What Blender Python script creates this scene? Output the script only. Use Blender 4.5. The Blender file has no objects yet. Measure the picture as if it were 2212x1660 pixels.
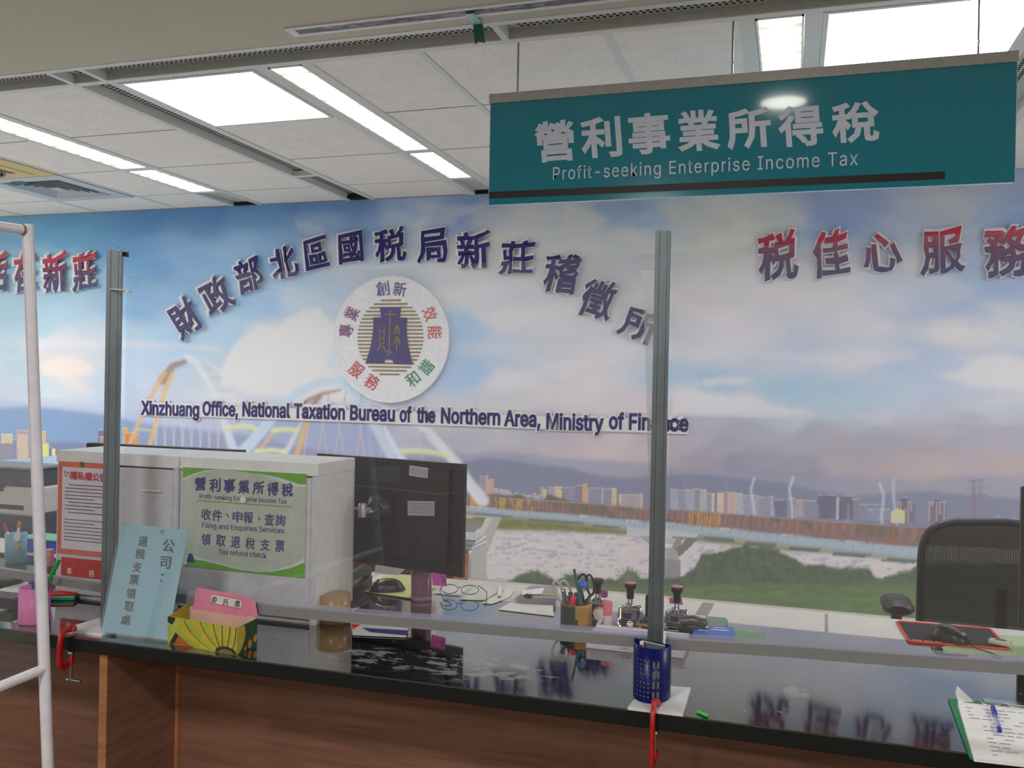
import bpy, math, random
import numpy as np
from mathutils import Vector, Matrix
random.seed(7); RNG = np.random.RandomState(7)
SC = bpy.context.scene; COL = SC.collection
R = math.radians

# ------------------------------------------------------------------ room constants (metres)
CT, HC, WY = .95, 2.775, 5.515          # counter top, ceiling height, back wall
EYE = np.array([0, 0, 1.55]); FPX = 1924.
YAW, PITCH, ROLL = R(17.47), R(-.18), R(1.09)
def _basis():
    cy, sy, cp, sp, cr, sr = math.cos(YAW), math.sin(YAW), math.cos(PITCH), math.sin(PITCH), math.cos(ROLL), math.sin(ROLL)
    fwd = np.array([-sy*cp, cy*cp, sp]); right = np.array([cy, sy, 0]); up = np.cross(right, fwd)
    return cr*right + sr*up, -sr*right + cr*up, fwd
BX, BU, BF = _basis()
def ray(x, y): return BX*(x-1106)/FPX - BU*(y-830)/FPX + BF
# where the line of sight through a point of the photograph meets a real plane of the room
def onZ(x, y, z=CT): d = ray(x, y); return Vector(EYE + d*((z-EYE[2])/d[2]))
def onY(x, y, Y): d = ray(x, y); return Vector(EYE + d*(Y/d[1]))
def onX(x, y, X): d = ray(x, y); return Vector(EYE + d*(X/d[0]))
def onP(x, y, p, n):
    d = Vector(ray(x, y)); e = Vector(EYE); n = Vector(n); return e + d*((Vector(p)-e).dot(n)/d.dot(n))

# ------------------------------------------------------------------ materials
def lin(c):
    return tuple(((v/255)/12.92 if v/255 <= .04045 else ((v/255+.055)/1.055)**2.4) for v in c)
GAIN = 1.0
_m = {}
def M(name, c, rough=.5, metal=0, spec=.5, noise=.06, nscale=40, k=1., coat=0, alpha=1, trans=0, bump=0, sheen=0):
    if name in _m: return _m[name]
    m = bpy.data.materials.new(name); m.use_nodes = True; nt = m.node_tree; b = nt.nodes['Principled BSDF']
    col = [min(.93, v*k) for v in lin(c)]
    b.inputs['Roughness'].default_value = rough; b.inputs['Metallic'].default_value = metal
    b.inputs['Specular IOR Level'].default_value = spec; b.inputs['Coat Weight'].default_value = coat
    b.inputs['Coat Roughness'].default_value = .05
    b.inputs['Alpha'].default_value = alpha; b.inputs['Transmission Weight'].default_value = trans
    tc = nt.nodes.new('ShaderNodeTexCoord'); nz = nt.nodes.new('ShaderNodeTexNoise'); nz.inputs['Scale'].default_value = nscale
    nt.links.new(tc.outputs['Object'], nz.inputs['Vector'])
    rp = nt.nodes.new('ShaderNodeMapRange'); rp.inputs['From Min'].default_value = .3; rp.inputs['From Max'].default_value = .7
    rp.inputs['To Min'].default_value = 1-noise; rp.inputs['To Max'].default_value = 1+noise
    nt.links.new(nz.outputs['Fac'], rp.inputs['Value'])
    mx = nt.nodes.new('ShaderNodeVectorMath'); mx.operation = 'SCALE'; mx.inputs[0].default_value = col
    nt.links.new(rp.outputs['Result'], mx.inputs['Scale']); nt.links.new(mx.outputs['Vector'], b.inputs['Base Color'])
    if bump:
        bp = nt.nodes.new('ShaderNodeBump'); bp.inputs['Strength'].default_value = bump; bp.inputs['Distance'].default_value = .002
        nt.links.new(nz.outputs['Fac'], bp.inputs['Height']); nt.links.new(bp.outputs['Normal'], b.inputs['Normal'])
    _m[name] = m; return m
def EM(name, c, s):
    if name in _m: return _m[name]
    m = bpy.data.materials.new(name); m.use_nodes = True; nt = m.node_tree; nt.nodes.clear()
    e = nt.nodes.new('ShaderNodeEmission'); e.inputs['Color'].default_value = (*lin(c), 1); e.inputs['Strength'].default_value = s
    o = nt.nodes.new('ShaderNodeOutputMaterial'); nt.links.new(e.outputs[0], o.inputs[0]); _m[name] = m; return m
def clear_mat(name, tint, haze, hazecol, gloss=.06, rough=0.02):
    """clear plastic sheet: mostly see-through, faint milky scatter, mirror-like at grazing angles"""
    m = bpy.data.materials.new(name); m.use_nodes = True; nt = m.node_tree; nt.nodes.clear(); N = nt.nodes.new; L = nt.links.new
    t = N('ShaderNodeBsdfTransparent'); t.inputs[0].default_value = (*tint, 1)
    d = N('ShaderNodeBsdfDiffuse'); d.inputs[0].default_value = (*hazecol, 1)
    g = N('ShaderNodeBsdfGlossy'); g.inputs['Roughness'].default_value = rough; g.inputs[0].default_value = (.95, .95, .95, 1)
    nz = N('ShaderNodeTexNoise'); nz.inputs['Scale'].default_value = 3; tc = N('ShaderNodeTexCoord'); L(tc.outputs['Object'], nz.inputs['Vector'])
    mr = N('ShaderNodeMapRange'); mr.inputs['To Min'].default_value = haze*.7; mr.inputs['To Max'].default_value = haze*1.3; L(nz.outputs['Fac'], mr.inputs['Value'])
    a = N('ShaderNodeMixShader'); L(mr.outputs[0], a.inputs[0]); L(t.outputs[0], a.inputs[1]); L(d.outputs[0], a.inputs[2])
    lw = N('ShaderNodeLayerWeight'); lw.inputs['Blend'].default_value = .5
    pw = N('ShaderNodeMath'); pw.operation = 'POWER'; pw.inputs[1].default_value = 5; L(lw.outputs['Facing'], pw.inputs[0])
    mm = N('ShaderNodeMath'); mm.operation = 'MULTIPLY_ADD'; mm.inputs[1].default_value = .7; mm.inputs[2].default_value = gloss; L(pw.outputs[0], mm.inputs[0])
    b = N('ShaderNodeMixShader'); L(mm.outputs[0], b.inputs[0]); L(a.outputs[0], b.inputs[1]); L(g.outputs[0], b.inputs[2])
    o = N('ShaderNodeOutputMaterial'); L(b.outputs[0], o.inputs[0]); _m[name] = m; return m

# ------------------------------------------------------------------ text outlines
def _fonts():
    try:
        import os
        p = os.path.join(bpy.utils.system_resource('DATAFILES', path='fonts'), 'Inter.woff2')
        return bpy.data.fonts.load(p)
    except Exception:
        return None
INTER = _fonts()
_g = {}
def glyph(s, bold=0., brush=False, res=2, inter=True, spacing=1.):
    key = (s, bold, brush, res, inter, spacing)
    if key in _g: return _g[key]
    c = bpy.data.curves.new('glyph', 'FONT'); c.body = s; c.size = 1; c.resolution_u = res; c.extrude = .02
    c.space_character = spacing
    if inter and INTER and all(ord(q) < 256 for q in s): c.font = INTER
    c.bevel_depth = bold; c.bevel_resolution = 0
    o = bpy.data.objects.new('glyph', c); COL.objects.link(o)
    dg = bpy.context.evaluated_depsgraph_get(); me = bpy.data.meshes.new_from_object(o.evaluated_get(dg))
    bpy.data.objects.remove(o); bpy.data.curves.remove(c)
    n = len(me.vertices); co = np.empty(n*3, 'f'); me.vertices.foreach_get('co', co); co = co.reshape(-1, 3)
    fs = [tuple(p.vertices) for p in me.polygons]; bpy.data.meshes.remove(me)
    if brush:                                     # handwritten slant and swelling of strokes
        x, y = co[:, 0].copy(), co[:, 1].copy()
        s1 = brush if not isinstance(brush, bool) else 1.
        co[:, 1] += .13*x*s1
        co[:, 0] += .03*np.sin(7.1*y+1.3*x)*s1 + .012*np.sin(23*y+11*x)*s1
        co[:, 1] += .022*np.sin(6.3*x+2.1*y)*s1 + .012*np.sin(19*x-13*y)*s1
    lo, hi = co.min(0), co.max(0); co = (co-lo)/np.maximum(hi-lo, 1e-6)
    _g[key] = (co, fs, (hi-lo)); return _g[key]

# ------------------------------------------------------------------ mesh builder
def V3(p): return Vector(p)
class MB:
    def __init__(s): s.v = []; s.f = []; s.m = []; s.mats = []; s.sm = []
    def mi(s, m):
        if m not in s.mats: s.mats.append(m)
        return s.mats.index(m)
    def add(s, vs, fs, m, smooth=False):
        b = len(s.v); s.v.extend([tuple(v) for v in vs]); i = s.mi(m)
        for f in fs: s.f.append(tuple(b+q for q in f)); s.m.append(i); s.sm.append(smooth)
    def box(s, c, d, m, rot=None, bev=0):
        c = V3(c); x, y, z = d[0]/2, d[1]/2, d[2]/2; r = rot or Matrix.Identity(3)
        if bev:
            bev = min(bev, x*.9, y*.9, z*.9); vs = []; fs = []
            for sx in (-1, 1):
                for sy in (-1, 1):
                    for sz in (-1, 1):
                        b = len(vs)
                        vs += [c+r@Vector((sx*x, sy*(y-bev), sz*(z-bev))), c+r@Vector((sx*(x-bev), sy*y, sz*(z-bev))), c+r@Vector((sx*(x-bev), sy*(y-bev), sz*z))]
                        t = (b, b+1, b+2); fs.append(t if sx*sy*sz > 0 else t[::-1])
            I = lambda a, b_, c_: ((a > 0)*4+(b_ > 0)*2+(c_ > 0))*3
            for k in range(3):
                for sg in (-1, 1):
                    q = []
                    for (u, w) in ((-1, -1), (1, -1), (1, 1), (-1, 1)):
                        a = [0, 0, 0]; a[k] = sg; a[(k+1) % 3] = u; a[(k+2) % 3] = w; q.append(I(*a)+k)
                    fs.append(tuple(q) if sg > 0 else tuple(q[::-1]))
            for k in range(3):
                i, j = (k+1) % 3, (k+2) % 3
                for si in (-1, 1):
                    for sj in (-1, 1):
                        a = [0, 0, 0]; b_ = [0, 0, 0]; a[k] = -1; b_[k] = 1; a[i] = b_[i] = si; a[j] = b_[j] = sj
                        q = (I(*a)+i, I(*b_)+i, I(*b_)+j, I(*a)+j); fs.append(q if si*sj < 0 else q[::-1])
            s.add(vs, fs, m); return
        vs = [c+r@Vector((a*x, b*y, e*z)) for a in (-1, 1) for b in (-1, 1) for e in (-1, 1)]
        s.add(vs, [(0, 1, 3, 2), (4, 6, 7, 5), (0, 4, 5, 1), (2, 3, 7, 6), (0, 2, 6, 4), (1, 5, 7, 3)], m)
    def bb(s, a, b, m, bev=0):
        a, b = V3(a), V3(b); s.box((a+b)/2, [abs(b[i]-a[i]) for i in range(3)], m, None, bev)
    def tube(s, pts, r, m, n=12, closed=False, squash=None):
        pts = [V3(p) for p in pts]; k = len(pts); rs = r if isinstance(r, (list, tuple)) else [r]*k; rings = []; up = None
        for i, p in enumerate(pts):
            a = pts[(i-1) % k] if (i or closed) else pts[i]; b = pts[(i+1) % k] if (i < k-1 or closed) else pts[i]
            t = (b-a).normalized()
            if up is None: up = t.orthogonal().normalized()
            up = (up - t*up.dot(t)).normalized(); q = t.cross(up)
            rings.append([p+(up*math.cos(2*math.pi*j/n)+q*math.sin(2*math.pi*j/n))*rs[i] for j in range(n)])
        vs = [v for g in rings for v in g]; fs = []
        for i in range(k if closed else k-1):
            for j in range(n):
                i2 = (i+1) % k; fs.append((i*n+j, i*n+(j+1) % n, i2*n+(j+1) % n, i2*n+j))
        s.add(vs, fs, m, True)
        if not closed: s.add(rings[0], [tuple(range(n))[::-1]], m); s.add(rings[-1], [tuple(range(n))], m)
    def lathe(s, prof, m, c=(0, 0, 0), n=28, ax=None, sx=1, sy=1):
        c = V3(c); q = (V3(ax).to_track_quat('Z', 'Y').to_matrix() if ax is not None else Matrix.Identity(3)); vs = []
        for (r, z) in prof:
            for j in range(n): a = 2*math.pi*j/n; vs.append(c+q@Vector((sx*r*math.cos(a), sy*r*math.sin(a), z)))
        fs = [(i*n+j, i*n+(j+1) % n, (i+1)*n+(j+1) % n, (i+1)*n+j) for i in range(len(prof)-1) for j in range(n)]
        s.add(vs, fs, m, True)
        for i, (r, z) in ((0, prof[0]), (len(prof)-1, prof[-1])):
            if r > 1e-6: s.add(vs[i*n:(i+1)*n], [tuple(range(n))[::-1 if i == 0 else 1]], m)
    def poly(s, pts, m, n=None, h=0):                  # flat outline, extruded h along n (towards the viewer side)
        pts = [V3(p) for p in pts]; k = len(pts)
        if not h: s.add(pts, [tuple(range(k))], m); return
        n = V3(n).normalized()*h; s.add(pts+[p+n for p in pts], [tuple(range(k))[::-1], tuple(range(k, 2*k))]+[(i, (i+1) % k, k+(i+1) % k, k+i) for i in range(k)], m)
    def disc(s, c, r, m, n=(0, 0, 1), seg=32, h=.0, sx=1):
        c = V3(c); q = V3(n).to_track_quat('Z', 'Y').to_matrix()
        s.poly([c+q@Vector((sx*r*math.cos(2*math.pi*j/seg), r*math.sin(2*math.pi*j/seg), 0)) for j in range(seg)], m, n, h)
    def text(s, t, m, bl, br, tl, bold=.0, brush=False, depth=.0006, n=None, res=2, inter=True, spacing=1.):
        co, fs, _ = glyph(t, bold, brush, res, inter, spacing); bl, br, tl = V3(bl), V3(br), V3(tl); X = br-bl; Y = tl-bl
        N = (X.cross(Y)).normalized() if n is None else V3(n)
        A = np.array([X, Y, N*depth]); P = co @ A + np.array(bl); s.add(P.tolist(), fs, m)
    def chars(s, t, m, plane, c, w, h, rot=0, **k):      # one word centred on a photo point, turned by rot degrees
        a = R(rot); ux, uy = (math.cos(a), -math.sin(a)), (math.sin(a), math.cos(a))
        P = lambda i, j: plane(c[0]+ux[0]*i*w/2-uy[0]*j*h/2, c[1]+ux[1]*i*w/2-uy[1]*j*h/2)
        s.text(t, m, P(-1, -1), P(1, -1), P(-1, 1), **k)
    def build(s, name, parent=None, origin=None):
        me = bpy.data.meshes.new(name); o = bpy.data.objects.new(name, me); COL.objects.link(o)
        if parent is not None:
            o.parent = parent; off = parent.get('_o')
            off = Vector(off)
        else:
            off = Vector(origin if origin is not None else (0, 0, 0)); o.location = off
        o['_o'] = tuple(off)
        me.from_pydata([(v[0]-off[0], v[1]-off[1], v[2]-off[2]) for v in s.v], [], s.f)
        for m in s.mats: me.materials.append(m)
        me.polygons.foreach_set('material_index', s.m); me.polygons.foreach_set('use_smooth', s.sm); me.update()
        return o
def tag(o, label=None, cat=None, group=None, kind=None):
    for k, v in (('label', label), ('category', cat), ('group', group), ('kind', kind)):
        if v: o[k] = v
    return o
def thing(name, loc, label, cat, group=None):
    o = bpy.data.objects.new(name, None); COL.objects.link(o); o.location = loc; o['_o'] = tuple(loc); o.empty_display_size = .05
    return tag(o, label, cat, group)
def struct(name, mb): return tag(mb.build(name), kind='structure')

# common materials
WHITE = M('white_metal', (225, 226, 228), .45, k=.95, noise=.02)
BLACK = M('black_plastic', (30, 30, 32), .4, noise=.05)
CHROME = M('chrome', (215, 215, 218), .12, 1, noise=.02)
STEEL = M('steel', (150, 152, 155), .35, .9)
PAPER = M('white_paper', (238, 236, 234), .7, noise=.02)
INK = M('black_ink', (28, 28, 34), .7)
DKGREEN = M('dark_green', (40, 95, 70), .6)

# ================================================================== the room shell
def tile_mat():
    m = M('ceiling_tile', (232, 228, 220), .9, spec=.2, noise=.03, nscale=9, k=1.)
    nt = m.node_tree; b = nt.nodes['Principled BSDF']; src = b.inputs['Base Color'].links[0].from_socket
    tc = nt.nodes.new('ShaderNodeTexCoord'); v = nt.nodes.new('ShaderNodeTexVoronoi'); v.inputs['Scale'].default_value = 55
    nt.links.new(tc.outputs['Object'], v.inputs['Vector'])
    r = nt.nodes.new('ShaderNodeMapRange'); r.inputs['From Min'].default_value = .1; r.inputs['From Max'].default_value = .19; r.inputs['To Min'].default_value = .5
    nt.links.new(v.outputs['Distance'], r.inputs['Value'])
    x = nt.nodes.new('ShaderNodeVectorMath'); x.operation = 'SCALE'; nt.links.new(src, x.inputs[0]); nt.links.new(r.outputs['Result'], x.inputs['Scale'])
    nt.links.new(x.outputs['Vector'], b.inputs['Base Color']); return m
TILE = tile_mat()
TRIM = M('grid_trim', (212, 214, 210), .5, spec=.3, noise=.01)
SEAM = M('tile_seam', (120, 115, 105), .9)
SOFF = M('soffit_paint', (196, 190, 172), .8, spec=.2, noise=.02, nscale=3)
RECESS = M('recess_grey', (186, 188, 180), .7)
HOLE = M('hole_dark', (22, 22, 22), .9)

XL, XR, YF = -7.2, 3.4, -3.6
mb = MB(); FL = M('floor_tile', (220, 220, 222), .3, nscale=6)
mb.bb((XL, YF, -.1), (XR, 1.93, 0), M('floor_public', (118, 108, 98), .3, nscale=6)); mb.bb((XL, 1.93, -.1), (XR, WY, 0), FL); struct('floor', mb)
WALLP = M('wall_paint', (214, 208, 196), .85, spec=.2, noise=.02, nscale=4)
mb = MB(); mb.bb((XL-.1, YF, 0), (XL, WY, HC+.3), WALLP); struct('wall_left', mb)
mb = MB(); mb.bb((XR, YF, 0), (XR+.1, WY, HC+.3), WALLP); struct('wall_right', mb)
mb = MB(); mb.bb((XL, WY, 0), (XR, WY+.1, HC+.3), WALLP); struct('wall_back', mb)
mb = MB(); mb.bb((XL, YF-.1, 1.3), (XR, YF, HC+.3), WALLP); mb.bb((XL, YF-.1, 0), (XR, YF, 1.3), M('lower_wall_dark', (112, 92, 78), .6)); struct('wall_front', mb)  # unseen dark lower wall, added to dim reflections in the clear screens

# plaster soffit over the public side
mb = MB(); mb.bb((XL, YF, HC), (XR, 2.735, HC+.12), SOFF); mb.bb((XL, 2.81, HC), (XR, 2.875, HC+.06), SOFF)
mb.bb((XL, 2.735, HC), (-1.725, 2.81, HC+.06), SOFF); mb.bb((1.3, 2.735, HC), (XR, 2.81, HC+.06), SOFF)
mb.bb((XL, 2.72, HC+.06), (XR, 2.9, HC+.12), SOFF)
struct('ceiling_front', mb)

# office ceiling: columns of tiles between recessed channels, rows every 0.67 m
ROW = [3.07, 3.745, 4.42, 5.09, WY]
tiles = [(-7.2, -6.5), (-6.47, -5.79), (-5.76, -5.08), (-5.05, -4.355), (-4.33, -3.885), (-3.62, -2.955),
         (-1.815, -1.37), (-1.34, -.66), (-.635, -.19), (1.6, 2.27), (2.3, 2.75), (2.78, 3.4)]
mb = MB(); tm = MB()
def tile(x0, x1, y0, y1): mb.bb((x0, y0+.006, HC+.004), (x1, y1-.006, HC+.03), TILE); tm.bb((x0, y1-.006, HC+.006), (x1, y1+.006, HC+.02), SEAM)
VENTCELL = (-5.05, -4.355); OLD = (-5.05, -4.355)
for (x0, x1) in tiles:
    for i in range(4):
        if (x0, x1) == VENTCELL and i in (1, 2): continue
        tile(x0, x1, ROW[i], ROW[i+1])
for (x0, x1) in ((-2.735, -2.07), (.072, .735)):                 # tiles behind each square lamp
    for i in (1, 2, 3): tile(x0, x1, ROW[i], ROW[i+1])
# soft edge bars
bars = [-7.215, -6.485, -5.775, -5.065, -4.3425, -1.355, -.6475, 2.285, 2.765]
for x in bars: tm.bb((x-.013, 3.07, HC+.001), (x+.013, WY, HC+.02), TRIM)
for (x0, x1) in ((-3.885, -3.852), (-3.655, -3.62), (-2.955, -2.92), (-2.775, -2.735), (-2.07, -2.01), (-1.855, -1.815), (-.19, -.143), (.017, .072), (.735, .77), (.92, .96), (1.56, 1.6)):
    tm.bb((x0, 3.07, HC-.002), (x1, WY, HC+.035), TRIM)
mb.bb((.96, 3.07, HC), (1.56, WY, HC+.03), TILE)
tm.bb((XL, 3.035, HC-.002), (XR, 3.07, HC+.035), TRIM)              # far lip of the front channel
tm.bb((XL, 2.875, HC-.002), (XR, 2.905, HC+.03), TRIM)
for x in (-2.932, -2.765, -1.004, .745, .93): tm.bb((x-.013, 2.905, HC-.002), (x+.013, 3.035, HC+.035), TRIM)
for y in (4.40,): 
    for (x0, x1) in ((-3.852, -3.655), (-2.01, -1.855), (-.143, .017)): tm.bb((x0, y-.025, HC-.002), (x1, y+.02, HC+.03), TRIM)
for (x0, x1) in ((-3.852, -3.655), (-2.01, -1.855), (-.143, .017)): tm.bb((x0, 5.035, HC-.002), (x1, 5.075, HC+.03), TRIM)
for (x0, x1) in ((-2.92, -2.775), (.77, .92)): tm.bb((x0, 4.765, HC-.002), (x1, 4.805, HC+.03), TRIM)
# recess walls and perforated backs
D = .037
mb.bb((XL, 2.89, HC+D), (XR, 3.05, HC+D+.01), RECESS); mb.bb((XL, 3.034, HC+.002), (XR, 3.045, HC+D), RECESS); mb.bb((XL, 2.895, HC+.002), (XR, 2.906, HC+D), RECESS)
for (x0, x1) in ((-2.92, -2.775), (.77, .92)):
    mb.bb((x0-.01, 3.05, HC+D), (x1+.01, WY, HC+D+.01), RECESS)
    mb.bb((x0-.012, 3.05, HC+.002), (x0-.001, WY, HC+D), RECESS); mb.bb((x1+.001, 3.05, HC+.002), (x1+.012, WY, HC+D), RECESS)
    y = 3.1
    while y < WY-.03:
        for r_ in (0, 1): mb.bb((x0+.012+.026*r_+(.03 if x0 > 0 else 0), y+.011*r_, HC+D-.001), (x0+.028+.026*r_+(.03 if x0 > 0 else 0), y+.012+.011*r_, HC+D), HOLE)
        y += .0228
    mb.bb((x0, WY-.06, HC+.001), (x1, WY, HC+.02), HOLE)
x = -4.6
while x < 1.9:
    if not any(abs(x-q) < .03 for q in (-2.932, -2.765, -1.004, .745, .93)):
        for r_ in (0, 1): mb.bb((x+.008*r_, 2.996+.018*r_, HC+D-.001), (x+.012+.008*r_, 3.006+.018*r_, HC+D), HOLE)
    x += .0228
for (x0, x1) in ((-3.852, -3.655), (-2.01, -1.855), (-.143, .017)):   # grey blank at the end of each strip lamp
    mb.bb((x0, 5.075, HC+.025), (x1, WY, HC+.04), RECESS); mb.bb((x0, WY-.015, HC+.001), (x1, WY, HC+.025), HOLE)
mb.bb((XL, 2.7, HC+.14), (XR, WY, HC+.2), SOFF)
struct('ceiling', mb); struct('trim_1', tm)

# ------------------------------------------------------------------ lamps
LED = EM('led_panel', (243, 248, 255), 7.8); TUBE = EM('lamp_tube', (250, 250, 250), 11.)
LOUV = M('louver_white', (246, 244, 236), .35, k=1.05, noise=.01)
def led_panel(x0, x1, y0, y1, label):
    t = thing('ceiling_light', ((x0+x1)/2, (y0+y1)/2, HC), label, 'ceiling light', 'square flat ceiling lights')
    f = MB(); w = .018
    for a, b in (((x0, y0), (x1, y0+w)), ((x0, y1-w), (x1, y1)), ((x0, y0+w), (x0+w, y1-w)), ((x1-w, y0+w), (x1, y1-w))): f.bb((*a, HC-.004), (*b, HC+.03), TRIM)
    f.build('frame', t)
    d = MB(); d.bb((x0+w, y0+w, HC+.002), (x1-w, y1-w, HC+.012), LED); d.build('diffuser', t)
led_panel(-2.733, -2.075, 3.074, 3.735, 'bright square flat ceiling light beside the first grey air channel, above the navy arched characters')
led_panel(.074, .733, 3.074, 3.735, 'bright square flat ceiling light above the top edge of the teal hanging sign')
def blade_mat():
    m = bpy.data.materials.new('blade_translucent'); m.use_nodes = True; nt = m.node_tree; nt.nodes.clear(); N = nt.nodes.new
    d = N('ShaderNodeBsdfDiffuse'); d.inputs[0].default_value = (.9, .88, .82, 1); t = N('ShaderNodeBsdfTranslucent'); t.inputs[0].default_value = (.9, .87, .8, 1); x = N('ShaderNodeMixShader'); x.inputs[0].default_value = .3; o = N('ShaderNodeOutputMaterial')
    nt.links.new(d.outputs[0], x.inputs[1]); nt.links.new(t.outputs[0], x.inputs[2]); nt.links.new(x.outputs[0], o.inputs[0]); return m
BLADE = blade_mat()
def strip(x0, x1, y0, y1, label):
    t = thing('ceiling_strip_light', ((x0+x1)/2, (y0+y1)/2, HC), label, 'ceiling light', 'narrow louvred strip lights')
    h = MB(); w = .008; z1 = HC+.075
    h.bb((x0, y0, z1), (x1, y1, z1+.005), LOUV)
    for a, b in (((x0, y0), (x0+w, y1)), ((x1-w, y0), (x1, y1)), ((x0, y0), (x1, y0+w)), ((x0, y1-w), (x1, y1))): h.bb((*a, HC-.003), (*b, z1), LOUV)
    h.build('housing', t)
    n = int((y1-y0)/.085); xm = (x0+x1)/2
    for i in range(1, n):
        l = MB()
        y = y0+(y1-y0)*i/n
        for sx in (-1, 1):
            a = Vector((xm, y, HC+.0)); e = Vector((xm+sx*(x1-x0)*.46, y, HC+.0))
            l.add([a+Vector((0, -.004, 0)), a+Vector((0, .004, 0)), e+Vector((0, .017, 0)), e+Vector((0, -.017, 0)),
                   a+Vector((0, -.002, .03)), a+Vector((0, .002, .03)), e+Vector((0, .002, .045)), e+Vector((0, -.002, .045))],
                  [(0, 1, 2, 3), (0, 3, 7, 4), (1, 5, 6, 2), (3, 2, 6, 7)], BLADE)
        l.build('louver', t)
    b = MB(); b.tube([(xm, y0+.05, HC+.055), (xm, y1-.05, HC+.055)], .018, TUBE, 10); b.build('lamp_tube', t)
strip(-2.008, -1.857, 3.078, 4.372, 'long louvred strip light running beside the bright square panel near the arched characters')
strip(-2.008, -1.857, 4.424, 5.032, 'short louvred strip light next to the edge of the teal sign')
strip(-3.85, -3.657, 3.078, 4.372, 'long louvred strip light nearest the square air vent')
strip(-3.85, -3.657, 4.424, 5.032, 'short louvred strip light ending beside the square air vent near the mural wall')
strip(-.141, .015, 3.078, 4.372, 'louvred strip light rising above the teal sign, beside the middle hanging rod')

def downlight(x, y, label):
    t = thing('downlight', (x, y, HC), label, 'ceiling light', 'round downlights in the plaster ceiling')
    r = MB(); r.lathe([(.112, HC), (.112, HC-.008), (.098, HC-.01), (.092, HC-.002)], WHITE, (x, y, 0), 40); r.build('trim_ring', t)
    d = MB(); d.disc((x, y, HC-.0035), .093, EM('downlight_glow', (255, 250, 240), 9.), (0, 0, -1), 40, .002); d.build('lens', t)
downlight(-.06, 2.148, 'round recessed downlight mirrored in the glossy teal sign')
downlight(-1.93, 2.26, 'round recessed downlight whose glow spills on the plain plaster ceiling')

# square air diffuser and the yellowed unit
def vent():
    x0, x1, y0, y1 = -5.045, -4.36, 4.43, 5.08
    t = thing('air_vent', ((x0+x1)/2, (y0+y1)/2, HC), 'square white ceiling air vent with nested louvre rings and green tape', 'air vent')
    f = MB(); VM = M('vent_paint', (190, 198, 202), .5)
    cx, cy = (x0+x1)/2, (y0+y1)/2
    def ring(a, b, z0, z1, m):
        for sx, sy in ((1, 0), (-1, 0), (0, 1), (0, -1)):
            if sx: pa = [(cx+sx*a, cy-a, z0), (cx+sx*a, cy+a, z0), (cx+sx*b, cy+b, z1), (cx+sx*b, cy-b, z1)]
            else: pa = [(cx-a, cy+sy*a, z0), (cx+a, cy+sy*a, z0), (cx+b, cy+sy*b, z1), (cx-b, cy+sy*b, z1)]
            f.add(pa, [(0, 1, 2, 3)], m)
    ring(.335, .235, HC-.003, HC-.003, VM); ring(.335, .335, HC-.003, HC+.03, VM)
    f.bb((cx-.235, cy-.235, HC+.05), (cx+.235, cy+.235, HC+.055), HOLE); f.build('frame', t)
    f = MB()
    for k in range(5): ring(.226-.042*k, .203-.042*k, HC-.004, HC+.03, VM)
    f.bb((cx-.035, cy-.035, HC+.0), (cx+.035, cy+.035, HC+.004), VM); f.build('louvre_rings', t)
    g = MB(); G = M('green_tape', (30, 100, 72), .4)
    g.bb((cx-.19, cy-.24, HC-.006), (cx-.13, cy-.17, HC-.0045), G); g.bb((cx-.12, cy-.26, HC-.006), (cx-.03, cy-.2, HC-.0045), G); g.build('tape', t)
    YW = M('yellowed_plastic', (205, 185, 120), .5); GR = M('grille_grey', (120, 116, 108), .6)
    x0, x1, y0, y1 = -5.045, -4.36, 3.76, 4.41; cx, cy = -4.78, 4.2
    t = thing('ceiling_unit', (cx, cy, HC), 'yellowed square ceiling unit with a round grey grille and dark label strip', 'ceiling vent')
    b = MB(); b.bb((x0, y0, HC-.004), (x1, y1, HC+.03), YW); b.build('cover', t)
    b = MB()
    for k in range(6): b.lathe([(.16-.025*k, 0), (.16-.025*k, -.006), (.148-.025*k, -.006), (.148-.025*k, 0)], GR, (cx, cy, HC-.004), 32)
    b.build('round_grille', t)
    b = MB(); b.bb((-4.62, 3.84, HC-.006), (-4.58, 4.3, HC-.004), M('label_brown', (95, 80, 55), .6)); b.bb((-4.5, 3.9, HC-.006), (-4.49, 4.35, HC-.004), M('label_orange', (190, 130, 70), .6)); b.build('label_strip', t)
vent()

# linear slot diffuser in the soffit, wrapped with plastic film
def slot():
    t = thing('slot_diffuser', (-.2, 2.77, HC), 'long white slot air diffuser in the plaster ceiling, covered by wrinkled film', 'air vent')
    f = MB(); a, b = -1.725, 1.3
    f.bb((a, 2.735, HC-.006), (b, 2.752, HC+.03), WHITE); f.bb((a, 2.792, HC-.006), (b, 2.81, HC+.03), WHITE); f.bb((a, 2.752, HC-.006), (a+.03, 2.792, HC+.03), WHITE)
    f.bb((a, 2.752, HC+.03), (b, 2.792, HC+.035), HOLE); f.build('frame', t)
    f = MB(); f.bb((a+.03, 2.77, HC), (b, 2.773, HC+.03), BLACK); f.build('slat', t)
    FM = clear_mat('wrap_film', (.72, .74, .78), .25, (.5, .52, .56), .12, .15)
    f = MB(); n = 150; vs = []
    for i in range(n+1):
        x = a+.04+(b-a-.04)*i/n
        for j in range(5): vs.append((x, 2.752+.01*j, HC-.003+RNG.uniform(-.004, .004)+.002*math.sin(i*.4)))
    f.add(vs, [(i*5+j, i*5+j+1, (i+1)*5+j+1, (i+1)*5+j) for i in range(n) for j in range(4)], FM, True); f.build('film', t)
slot()
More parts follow.
